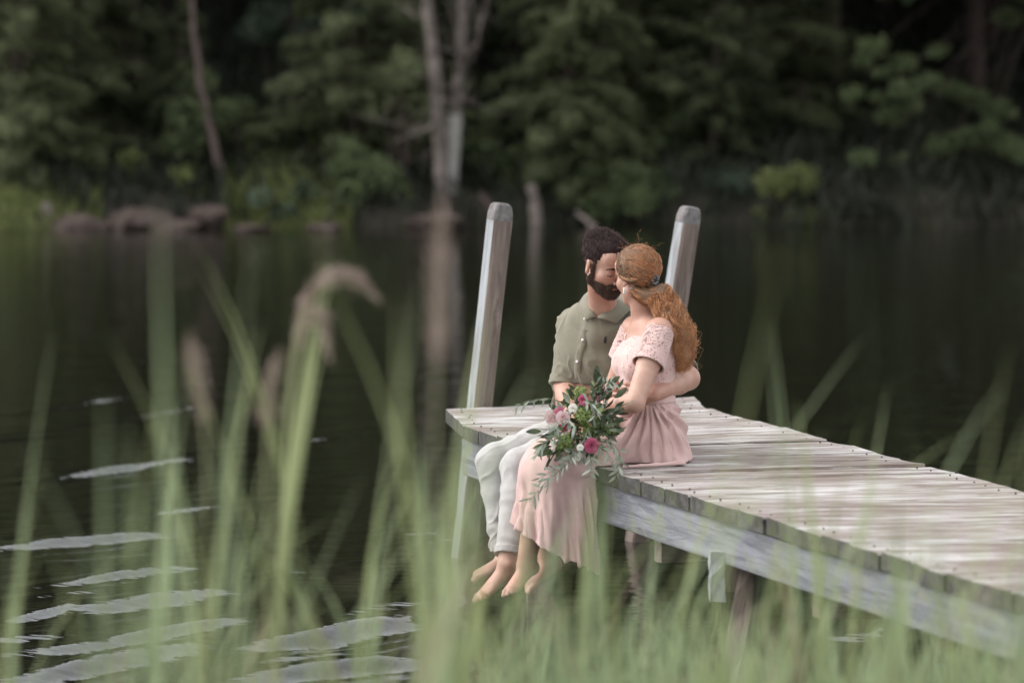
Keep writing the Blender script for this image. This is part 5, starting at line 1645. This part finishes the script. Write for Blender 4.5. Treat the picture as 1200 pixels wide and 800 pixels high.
for sg in (-1, 1):
    G.cone(mp(sg * .056, .002, -.060), mp(sg * .020, .068, -.104), .0195 * s, .0205 * s, .02)
    G.cone(mp(sg * .0680, .016, .018), mp(sg * .0625, .012, -.045), .0066 * s, .0095 * s, .01)
    G.cone(mp(sg * .0625, .012, -.045), mp(sg * .058, .008, -.060), .0095 * s, .0150 * s, .012)
    G.cone(mp(sg * .024, .088, -.064), mp(sg * .004, .100, -.060), .0062 * s, .0068 * s, .006)
    G.cone(mp(sg * .026, .086, -.066), mp(sg * .026, .076, -.095), .0080 * s, .016 * s, .008)
    G.cone(mp(sg * .04, .05, -.07), mp(sg * .04, .05, -.08), .022 * s, .022 * s, .015)
G.ball(mp(0, .074, -.110), .0245 * s, .015)
G.ball(mp(0, .104, -.0755), .010 * s, .003, 's')
V, Q = G.mesh(); V = relax(V, Q, 2, .5); n_ = vnormals(V, Q); V = V + n_ * (.0016 * waves(V, 130, 61, 2))[:, None]
beard = obj("beard", V, Q, M['beard'], man, attr={"t": np.full(len(V), .3)})
sel = RNG.choice(len(V), 2400); MS = 4
# stubble thins out over the cheeks and the neck
bodyv = np.array([q.co[:] for q in man.children[0].data.vertices]) + np.array(man.location)
lb = (bodyv - j['head']) @ R.T / s
side_ = np.abs(lb[:, 0])
edge = np.interp(side_, [0, .02, .045, .062, .068, .09], [-.058, -.052, -.046, -.034, .030, .030])
pr_ = np.clip((edge - lb[:, 2] + .012) / .022, 0, 1) * np.clip((lb[:, 2] + .125) / .02, 0, 1) * (lb[:, 1] > np.where(lb[:, 2] > -.045, .010, -.004)) * (np.abs(lb[:, 2] + .0735) + 10 * np.maximum(0, side_ - .018) > .006)
cand = np.concatenate([np.nonzero(RNG.random(len(lb)) < pr_ * .9)[0] for q in range(5)])
bn = lb[cand] @ R; bn /= np.linalg.norm(bn, axis=1, keepdims=True)
d = bn * .6 - R[2] * .7 + R[1] * .25 + RNG.normal(0, .25, (len(cand), 3)); d /= np.linalg.norm(d, axis=1, keepdims=True)
paths = (bodyv[cand] + RNG.normal(0, .0022, (len(cand), 3)))[:, None, :] - bn[:, None, :] * .001 + d[:, None, :] * (RNG.uniform(.003, .007, len(cand))[:, None] * np.linspace(0, 1, MS))[..., None]
v, f, t = strands_mesh(paths, np.linspace(.0008, .0004, MS)); obj("stubble", v, f, M['beard'], beard, attr={"t": .25 + .5 * t})
d = n_[sel] * .7 - R[2] * .7 + R[1] * .2 + RNG.normal(0, .25, (len(sel), 3)); d /= np.linalg.norm(d, axis=1, keepdims=True)
paths = V[sel][:, None, :] - n_[sel][:, None, :] * .001 + d[:, None, :] * (RNG.uniform(.003, .008, len(sel))[:, None] * np.linspace(0, 1, MS))[..., None]
v, f, t = strands_mesh(paths, np.linspace(.0009, .0005, MS)); obj("beard_strands", v, f, M['beard'], beard, attr={"t": .25 + .5 * t})
brow_lash(MH, man, M['hair_m'], .91, 1.25)
v, f = tube([MH(-.018, .0945, -.0745), MH(0, .0985, -.0745), MH(.018, .0945, -.0745)], [.002, .0052, .002], 8); obj("lips", v, f, M['lip'], man)
for (tp, dd) in tips_l[:4]:
    pn = unit(A(.1, -1, 0)); c = tp + pn * .0055 - dd * .002
    s1 = unit(np.cross(dd, pn))
    obj("fingernail", [c - s1 * .004 - dd * .005, c + s1 * .004 - dd * .005, c + s1 * .0035 + dd * .004, c - s1 * .0035 + dd * .004, c + pn * .0012 - dd * .001], [(0, 1, 4), (1, 2, 4), (2, 3, 4), (3, 0, 4), (3, 2, 1, 0)], M['nail'], man)
# ================================================================== bouquet
M['b_leaf'] = noisy_mat("bouquet_leaf", (0.040, 0.060, 0.032), (0.100, 0.125, 0.070), 40, 0.45, bs=0.2, trans=0.12, vary=0.35)
M['b_leaf_light'] = noisy_mat("fresh_green_leaf", (0.13, 0.18, 0.06), (0.20, 0.26, 0.09), 40, 0.55, bs=0.2, trans=0.2, vary=0.25)
M['olive'] = noisy_mat("silvery_leaf", (0.22, 0.26, 0.20), (0.38, 0.41, 0.34), 50, 0.6, bs=0.1, trans=0.15, vary=0.35)
M['twig'] = noisy_mat("green_twig", (0.10, 0.11, 0.06), (0.17, 0.17, 0.10), 60, 0.7)
M['rose'] = noisy_mat("rose_petal", (0.52, 0.13, 0.21), (0.68, 0.27, 0.37), 30, 0.55, bs=0.05, trans=0.2)
M['rose_deep'] = noisy_mat("deep_rose_petal", (0.33, 0.05, 0.11), (0.47, 0.11, 0.19), 30, 0.55, bs=0.05, trans=0.2)
M['blush'] = noisy_mat("blush_petal", (0.66, 0.46, 0.46), (0.78, 0.62, 0.60), 30, 0.6, bs=0.05, trans=0.25)
M['white'] = noisy_mat("cream_petal", (0.66, 0.64, 0.56), (0.78, 0.76, 0.68), 30, 0.6, bs=0.05, trans=0.25)
M['floret'] = noisy_mat("lime_floret", (0.15, 0.21, 0.06), (0.27, 0.34, 0.11), 60, 0.65, bs=0.05, trans=0.2)

def leaf_shape(L, W, fold=0.15, curl=0.15, n=5):
    v, f = [], []
    for i in range(n + 1):
        t = i / n
        w = W / 2 * math.sin(math.pi * min(1, (t * .93 + .04)))**.75
        z = -curl * L * t * t
        v += [(t * L, -w, z + fold * w), (t * L, 0, z), (t * L, w, z + fold * w)]
    for i in range(n):
        for k in range(2): f.append((i * 3 + k, i * 3 + k + 1, i * 3 + 4 + k, i * 3 + 3 + k))
    return v, f
LEAF_ME = {}
for nm, L, W, mt, n in (("leaf", .058, .022, 'b_leaf', 5), ("leaf_b", .045, .020, 'b_leaf_light', 4), ("olive", .046, .0095, 'olive', 5), ("olive_b", .036, .009, 'olive', 4)):
    v, f = leaf_shape(L, W, .3, .18, n); LEAF_ME[nm] = make_mesh("leaf", v, f, M[mt])
def place_leaf(name, me, p, d, parent, up=None, s=1.0):
    d = unit(d); r = RNG.normal(0, 1, 3) if up is None else up + RNG.normal(0, .4, 3)
    y = unit(np.cross(r, d)); z = np.cross(d, y)
    o = bpy.data.objects.new(name, LEAF_ME[me]); COL.objects.link(o)
    off = np.zeros(3); q = parent
    while q is not None: off += np.array(q.location); q = q.parent
    o.parent = parent; o.location = p - off
    o.rotation_mode = 'QUATERNION'
    o.rotation_quaternion = Matrix(((d[0], y[0], z[0]), (d[1], y[1], z[1]), (d[2], y[2], z[2]))).to_quaternion()
    o.scale = (s, s, s)
    return o
BC = at(684, 497, 14.13)
bouquet = empty("bouquet", BC, "loose bouquet of pink roses, lime blossoms and silvery trailing leaves in the couple's laps", "bouquet")
TOCAM = unit(A(0, 0, CAM_H) - BC)
def rose(px, py, Y, r, mat, face=None, layers=4, lab=None):
    c = at(px, py, Y); ax = unit((TOCAM if face is None else face) + RNG.normal(0, .18, 3))
    _, u, w = frame(ax)
    mb = MB()
    for ly in range(layers):
        np_ = (3, 4, 5, 6)[ly]; rr = r * (.28 + .24 * ly); op = .12 + .30 * ly
        for k in range(np_):
            a = k / np_ * 6.283 + ly * .7 + RNG.normal(0, .1)
            v = []
            for i in range(4):
                t = i / 3
                for s_ in range(5):
                    b_ = (s_ - 2) / 2
                    ang = a + b_ * (.62 if ly else .9) * (1 - .25 * t * t)
                    rad = rr * (.35 + .65 * t**.8) * (1 + op * t * .5 - .06 * b_ * b_)
                    h = r * (.95 - .20 * ly) * t - r * .25 * op * t**3 - r * .10 * b_ * b_ * t
                    v.append(c + (u * math.cos(ang) + w * math.sin(ang)) * rad + ax * (h - r * .35))
            f = [(i * 5 + s_, i * 5 + s_ + 1, i * 5 + 6 + s_, i * 5 + 5 + s_) for i in range(3) for s_ in range(4)]
            mb.add(v, f)
    o = mb.build("rose", mat, bouquet)
    if lab: o["label"] = lab
rose(702, 460, 14.02, .021, M['rose'], lab="bright pink rose at the top of the bouquet")
rose(694, 522, 13.95, .020, M['rose_deep'], A(.1, -1, -.1), lab="deep pink rose low on the right")
rose(683, 468, 14.02, .014, M['rose_deep'], lab="small dark red rose half hidden in leaves")
rose(656, 483, 14.04, .016, M['rose'], lab="pink rose at the left edge")
rose(662, 499, 14.01, .016, M['rose_deep'], A(.3, -1, -.5), lab="drooping deep pink rose in the middle left")
rose(660, 489, 14.00, .018, M['blush']); rose(647, 489, 14.04, .019, M['blush']); rose(671, 478, 14.02, .012, M['white'])
rose(680, 524, 13.95, .009, M['white']); rose(651, 503, 14.02, .017, M['white'], A(-.4, -1, -.5)); rose(676, 536, 13.98, .010, M['white'])
def ball_cluster(name, px, py, Y, R_, mat, n, fs, lab=None):
    c = at(px, py, Y); mb = MB()
    for i in range(n):
        q = unit(RNG.normal(0, 1, 3) + TOCAM * .3); p = c + q * R_ * RNG.uniform(.8, 1.05)
        _, u, w = frame(unit(q + RNG.normal(0, .3, 3)))
        a0 = RNG.uniform(0, 1.5)
        v = [p - q * fs * .3]
        for k in range(4):
            a = a0 + k * 1.571
            v += [p + (u * math.cos(a - .5) + w * math.sin(a - .5)) * fs * .7, p + (u * math.cos(a) + w * math.sin(a)) * fs + q * fs * .25, p + (u * math.cos(a + .5) + w * math.sin(a + .5)) * fs * .7]
        f = [(0, 1 + 3 * k, 2 + 3 * k, 3 + 3 * k) for k in range(4)]
        mb.add(v, f)
    o = mb.build(name, mat, bouquet, False)
    if lab: o["label"] = lab
ball_cluster("lime_blossom", 684, 488, 14.03, .034, M['floret'], 90, .009, "largest round lime blossom in the middle")
ball_cluster("lime_blossom", 661, 516, 14.01, .034, M['floret'], 85, .009)
ball_cluster("lime_blossom", 681, 460, 14.06, .026, M['floret'], 60, .008)
ball_cluster("lime_blossom", 717, 499, 14.01, .026, M['floret'], 60, .008)
ball_cluster("lime_blossom", 688, 507, 14.04, .028, M['floret'], 60, .008)
for (px, py) in ((700, 474), (707, 478), (704, 466), (696, 480), (710, 470), (703, 484)):
    ball_cluster("white_buds", px, py, 14.01, .010, M['white'], 12, .005)
# broad leaves fill the heart of the bunch
for i in range(290):
    q = unit(RNG.normal(0, 1, 3) + TOCAM * .6)
    p = BC + q * A(.112, .085, .135) * RNG.uniform(.4, .95)
    me = "leaf" if RNG.random() < .66 else "leaf_b"
    place_leaf("leaf", me, p, q + RNG.normal(0, .6, 3) + A(0, -.2, 0), bouquet, None, RNG.uniform(.55, 1.0))
for (px, py) in ((715, 448), (708, 444), (722, 456), (713, 462), (704, 446), (720, 466), (726, 474), (640, 520), (646, 526), (636, 512), (652, 530), (724, 486), (634, 505), (644, 535), (716, 478), (698, 448), (708, 506), (702, 498), (710, 514)):
    p = at(px, py, 14.04 + RNG.normal(0, .02)); place_leaf("leaf", "leaf", p, (p - BC) * A(1, .2, 1) + RNG.normal(0, .05, 3), bouquet, None, RNG.uniform(.7, 1.1))
for i in range(80):
    lx_, ly_ = RNG.uniform(692, 726), RNG.uniform(446, 505)
    if lx_ > 708 and ly_ < 472: lx_ -= 14
    p = at(lx_, ly_, 14.00 + RNG.normal(0, .012))
    place_leaf("leaf", "leaf" if RNG.random() < .8 else "leaf_b", p, (p - BC) * A(1, .3, 1) + RNG.normal(0, .06, 3), bouquet, None, RNG.uniform(.55, .95))
for i in range(40):
    p = at(RNG.uniform(636, 672), RNG.uniform(500, 534), 14.02 + RNG.normal(0, .015))
    place_leaf("leaf", "leaf" if RNG.random() < .75 else "leaf_b", p, (p - BC) * A(1, .3, 1) + RNG.normal(0, .06, 3), bouquet, None, RNG.uniform(.55, .95))
def olive_branch(pts, n, s=1.0, droop=0.5, lab=None):
    path = path_interp([at(*p) for p in pts], 24)
    v, f = tube(path, np.linspace(.0018, .0008, 24), 5)
    br = obj("trailing_branch", v, f, M['twig'], bouquet)
    if lab: br["label"] = lab
    for i in range(n):
        t = (i + .5) / n * 22; k = int(t); p = path[k] + (path[k + 1] - path[k]) * (t - k)
        d = unit(path[k + 1] - path[k]); sd_ = unit(np.cross(d, TOCAM)) * (1 if i % 2 else -1)
        place_leaf("leaf", "olive" if RNG.random() < .6 else "olive_b", p, d * .6 + sd_ * .7 + RNG.normal(0, .3, 3) + A(0, 0, -droop), br, TOCAM, s * RNG.uniform(.75, 1.2))
olive_branch([(668, 478, 14.1), (650, 467, 14.00), (630, 467, 13.98), (612, 471, 13.95), (601, 482, 13.95)], 15, .85, .9, "thin branch arching out to the left over the deck")
olive_branch([(676, 520, 14.00), (668, 540, 13.96), (650, 556, 13.97), (634, 570, 13.95), (620, 588, 13.95)], 22, 1.05, .2, "long silvery branch trailing over the pink skirt")
olive_branch([(664, 505, 14.0), (648, 512, 13.97), (636, 522, 13.95), (628, 536, 13.95)], 14, 1.0, .5)
olive_branch([(690, 528, 14.0), (694, 545, 13.96), (690, 560, 13.95)], 10, .95, .4)
olive_branch([(672, 525, 13.95), (655, 545, 14.01), (642, 555, 13.97), (628, 562, 13.95)], 14, 1.0, .3)
olive_branch([(706, 515, 13.95), (718, 519, 13.97), (727, 530, 13.98), (727, 545, 13.95), (720, 562, 13.95)], 16, 1.0, .5, "silvery branch drooping at the right by the deck edge")
olive_branch([(700, 520, 13.95), (712, 530, 13.97), (716, 542, 13.98)], 9, .9, .5)
olive_branch([(676, 500, 14.00), (664, 490, 13.95), (654, 495, 13.96), (648, 506, 13.96)], 13, 1.0, .8)
olive_branch([(684, 470, 14.00), (696, 474, 13.95), (700, 484, 13.96), (694, 492, 13.96)], 11, .9, .5)
olive_branch([(690, 500, 14.00), (684, 520, 13.96), (680, 540, 14.01)], 10, 1.0, .3)
olive_branch([(704, 460, 14.00), (712, 450, 13.98), (718, 446, 13.95)], 8, .8, .2)
mb = MB()
for i in range(16):
    e = BC + A(RNG.normal(.02, .02), RNG.uniform(-.02, .06), RNG.uniform(-.12, .1))
    v, f = tube([BC + A(.03, .03, -.02) + RNG.normal(0, .012, 3), e], .0022, 5); mb.add(v, f)
mb.build("stems", M['twig'], bouquet)
# ================================================================== reeds and grass on the near bank
def reed_mat(name, c1, c2, trans=.35):
    return noisy_mat(name, c1, c2, 9, 0.6, (1, 1, .3), bs=0, spec=0.3, trans=trans, vary=0.18)
M['reed'] = reed_mat("reed_blade", (0.21, 0.255, 0.105), (0.33, 0.37, 0.175))
M['reed2'] = reed_mat("reed_blade_bluish", (0.20, 0.255, 0.135), (0.31, 0.365, 0.205))
M['reed_stem'] = reed_mat("reed_stem", (0.22, 0.235, 0.12), (0.33, 0.33, 0.18), .1)
M['dry'] = reed_mat("dry_blade", (0.24, 0.19, 0.13), (0.36, 0.29, 0.20))
M['plume'] = noisy_mat("brown_plume", (0.27, 0.20, 0.165), (0.42, 0.33, 0.28), 20, 0.85, bs=0, trans=.25)

def blade_mesh(L, W, a0, bend, mat, n=9):
    """A reed blade: leaves the stem at a0 from the vertical (towards +x) and bends over."""
    v, f = [], []
    p = np.zeros(3); a = a0
    for i in range(n + 1):
        t = i / n
        w = W * (.55 + .45 * min(1, t * 4)) * (1 - t**2.2) + .0006
        nrm = A(math.cos(a), 0, -math.sin(a)) * -1
        v += [p + A(0, -w / 2, 0) - nrm * w * .18, p, p + A(0, w / 2, 0) - nrm * w * .18]
        p = p + A(math.sin(a), 0, math.cos(a)) * L / n
        a += bend / n * (0.4 + 1.4 * t)
    for i in range(n):
        for k in range(2): f.append((i * 3 + k, i * 3 + k + 1, i * 3 + 4 + k, i * 3 + 3 + k))
    return make_mesh("blade", v, f, mat)
BLADES = [blade_mesh(.62, .016, .10, .25, M['reed']), blade_mesh(.55, .013, .22, .6, M['reed2']), blade_mesh(.50, .016, .16, .35, M['reed']),
          blade_mesh(.58, .012, .30, 1.1, M['reed']), blade_mesh(.70, .021, .05, .12, M['reed2']), blade_mesh(.45, .011, .4, .9, M['dry'])]
def plume_parts(path, n, L):
    path = path_interp(path, 30); c = []; d = []
    tg = np.gradient(path, axis=0)
    for i in range(n):
        k = RNG.integers(2, 30); dd = unit(tg[k]) + RNG.normal(0, .35, 3)
        c.append(path[k] + RNG.normal(0, .010, 3) * math.sin(math.pi * min(1, k / 30 * .9 + .1))); d.append(dd + RNG.normal(0, .25, 3))
    return cards(np.array(c), np.array(d), RNG.uniform(.5, 1, n) * L, RNG.uniform(.0018, .0035, n))
REEDS = 0
def reed(px, py, Y, lean, nleaf, label=None, group="reeds growing along the near bank", kinds=None, tilt_y=0.0, size=1.0, plume=None):
    """A reed whose tip is seen near (px, py); lean in radians to the right."""
    tip = P(px, py, Y)
    gz = max(float(ground_z(tip[0], Y)), -.35) - .03
    H = tip[2] - gz
    bx = tip[0] - math.tan(lean) * H
    base = A(bx, Y, gz)
    root = empty("reed", base, label or "soft green reed in the blurred stand along the near bank", "reed", group)
    LB = (.62, .55, .50, .58, .70, .45); k0 = kinds[0] if kinds else int(RNG.integers(0, 6))
    ztop = max(.25, H - LB[k0] * size * .92)
    zz = np.linspace(0, ztop, 6)
    pts = base + np.stack([np.tan(lean) * zz * (zz / H)**.3, tilt_y * zz, zz], 1)
    v, f = tube(pts, np.linspace(.0042, .0022, 6), 5, False); obj("stem", v, f, M['reed_stem'], root)
    for q in range(nleaf):
        k = 5 if q == 0 else RNG.integers(2, 6)
        p = pts[k] + (pts[k - 1] - pts[k]) * (0 if q == 0 else RNG.random())
        me = BLADES[k0 if q == 0 else (kinds[q % len(kinds)] if kinds else RNG.integers(0, len(BLADES)))]
        o = bpy.data.objects.new("blade", me); COL.objects.link(o); o.parent = root
        o.location = p - base
        az = RNG.uniform(0, 6.283)
        o.rotation_euler = (0, lean if q == 0 else lean * .5, az) if q else (0, 0, 0)
        if q == 0:
            o.rotation_mode = 'XYZ'; o.rotation_euler = (0, lean - .05, RNG.normal(0, .25) + (math.pi if lean < 0 else 0) * 0)
        s = size * (1 if q == 0 else RNG.uniform(.8, 1.0))
        o.scale = (s * 1.0, s * RNG.uniform(.75, 1.25), s)
    return root
FEATURED = [
    (148, 300, 5.2, -.09, 2, "tallest broad green blade rising over the water at the left", [4, 2], 1.3), (270, 330, 5.4, .02, 3, "tall upright reed just right of the tallest blade", [4, 0], 1.2),
    (478, 345, 5.6, .10, 2, "reed blade leaning right beside the pale streaks, left of the couple", [4], 1.1), (1030, 372, 6.4, .55, 1, "broad blade slanting steeply to the right over the deck", [4], 1.25),
    (1068, 448, 5.6, .05, 1, "thin faint upright blade over the dark water at the right", [1], .9), (1124, 430, 5.4, -.03, 1, "upright blade right of the thin faint one", [0], 1.0),
    (845, 355, 4.6, .02, 1, "faint wide blade over the dark water right of the curls", [0], 1.0), (120, 440, 5.8, -.05, 3, "reed with spreading blades left of the tallest blade", None, 1.0),
    (600, 500, 6.0, .60, 2, "blade slanting right across the water below the left mooring post", [4], 1.0), (1190, 520, 6.5, .25, 3, "reed leaning over the near boards at the right edge", None, 1.0),
    (1125, 640, 7.8, .42, 2, "sharper blade slanting right before the side beam", [0, 1], .9), (430, 500, 5.3, -.10, 3, "reed leaning left among the arched brown plumes", None, 1.0),
    (905, 555, 5.6, .10, 3, "bushy reed before the jetty's side beam", None, 1.1), (690, 590, 5.6, .04, 4, "bushy reed below the pink skirt", None, 1.1), (545, 560, 5.4, .03, 3, "reed hiding the man's feet", None, 1.1)]
for (px, py, Y, ln, nl, lab, kinds, sz) in FEATURED:
    reed(px, py, Y * (1.0 if px < 520 else 1.15) if Y < 7 else 8.8, ln, nl, lab, kinds=kinds, size=sz)
r5 = np.random.default_rng(77)
def scatter(lab, n, x0, x1, y0, y1, Y0, Y1, nl=(3, 6), ln=.14, size=(.8, 1.15)):
    for i in range(n):
        px = r5.uniform(x0, x1); py = r5.uniform(y0, y1); Y = r5.uniform(Y0, Y1) * 1.2
        reed(px, py, Y, r5.normal(0.02, ln), int(r5.integers(*nl)), lab, size=r5.uniform(*size))
scatter("blurred tall reed over the open water left of the couple", 5, 190, 490, 370, 480, 4.2, 5.0, nl=(2, 4))
scatter("blurred reed before the pale streaks on the water", 9, 100, 500, 470, 620, 4.4, 6.0, nl=(2, 5))
scatter("short reed low in the left half before the streaked water", 14, -20, 520, 600, 740, 4.6, 6.8)
scatter("short blurred reed before the jetty and its side beam", 20, 500, 1210, 610, 700, 5.2, 7.4)
scatter("lowest reed tuft along the bottom below the jetty", 20, 480, 1230, 670, 770, 5.4, 7.6, ln=.22)
scatter("faint reed before the near boards and the water right of the jetty", 6, 920, 1200, 500, 620, 5.2, 6.5, nl=(2, 4))
# brown plumes
def plume_reed(pts, Y, label, L=.05, n=260):
    Y *= 1.3
    world = [P(a_, b_, Y) for a_, b_ in pts]
    p0 = world[0]; gz = max(float(ground_z(p0[0], Y)), -.35)
    base = A(p0[0] - .02, Y, gz)
    root = empty("plumed_reed", base, label, "reed", "reeds with brown plumes")
    st = path_interp([base] + world, 30)
    v, f = tube(st, np.linspace(.0042, .0018, 30), 5, False); obj("stem", v, f, M['reed_stem'], root)
    v, f = plume_parts(world[-4:], n, L); obj("plume", v, f, M['plume'], root, False)
    for q in range(2):
        o = bpy.data.objects.new("blade", BLADES[q * 2]); COL.objects.link(o); o.parent = root; o.location = st[12 + 4 * q] - base; o.rotation_euler = (0, .1, 2.5 * q + 1)
plume_reed([(322, 800), (332, 560), (338, 450), (352, 360), (380, 324), (415, 322), (444, 352)], 5.9, "brown plume arching highest over to the right", .04, 300)
plume_reed([(330, 800), (336, 520), (345, 410), (358, 366), (374, 362), (386, 420)], 5.95, "short brown plume hooked over below the highest one", .045, 240)
plume_reed([(240, 800), (244, 600), (240, 500), (234, 455), (226, 415), (222, 395)], 5.2, "pinkish upright plume at the left among green blades", .04, 120)
plume_reed([(318, 800), (312, 600), (312, 500), (316, 460), (322, 430), (330, 410)], 5.2, "pinkish plume close left of the arching ones", .04, 110)
plume_reed([(505, 800), (508, 600), (512, 430), (515, 330), (517, 270), (518, 240)], 4.6, "thin pinkish plume in front of the birch's reflection", .05, 220)
# dense low sedge below them, uncountable
n = 1100
Yv = RNG.uniform(6.6, 9.8, n); pxv = RNG.uniform(-60, 1260, n); pxv = np.where(RNG.random(n) < .85, RNG.uniform(450, 1260, n), pxv)
pyt = RNG.uniform(690, 860, n) + np.where(pxv < 480, 70, 0)
vs, fs, k = [], [], 0
for i in range(n):
    tip = P(pxv[i], pyt[i], Yv[i]); gz = max(float(ground_z(tip[0], Yv[i])), -.3)
    base = A(tip[0] + RNG.normal(0, .08), Yv[i] + RNG.normal(0, .05), gz)
    mid = (base * .45 + tip * .55) + A((base[0] - tip[0]) * .25, 0, .03)
    w = RNG.uniform(.004, .009); a = RNG.uniform(0, 3.14); s_ = A(math.cos(a), math.sin(a), 0) * w
    for p, q in ((base, .6), (mid, 1), (tip, .05)): vs += [p - s_ * q, p + s_ * q]
    fs += [(k, k + 1, k + 3, k + 2), (k + 2, k + 3, k + 5, k + 4)]; k += 6
tag(obj("sedge", vs, fs, M['reed2'], None, False), "dense low sedge on the near bank under the reeds", kind='stuff')
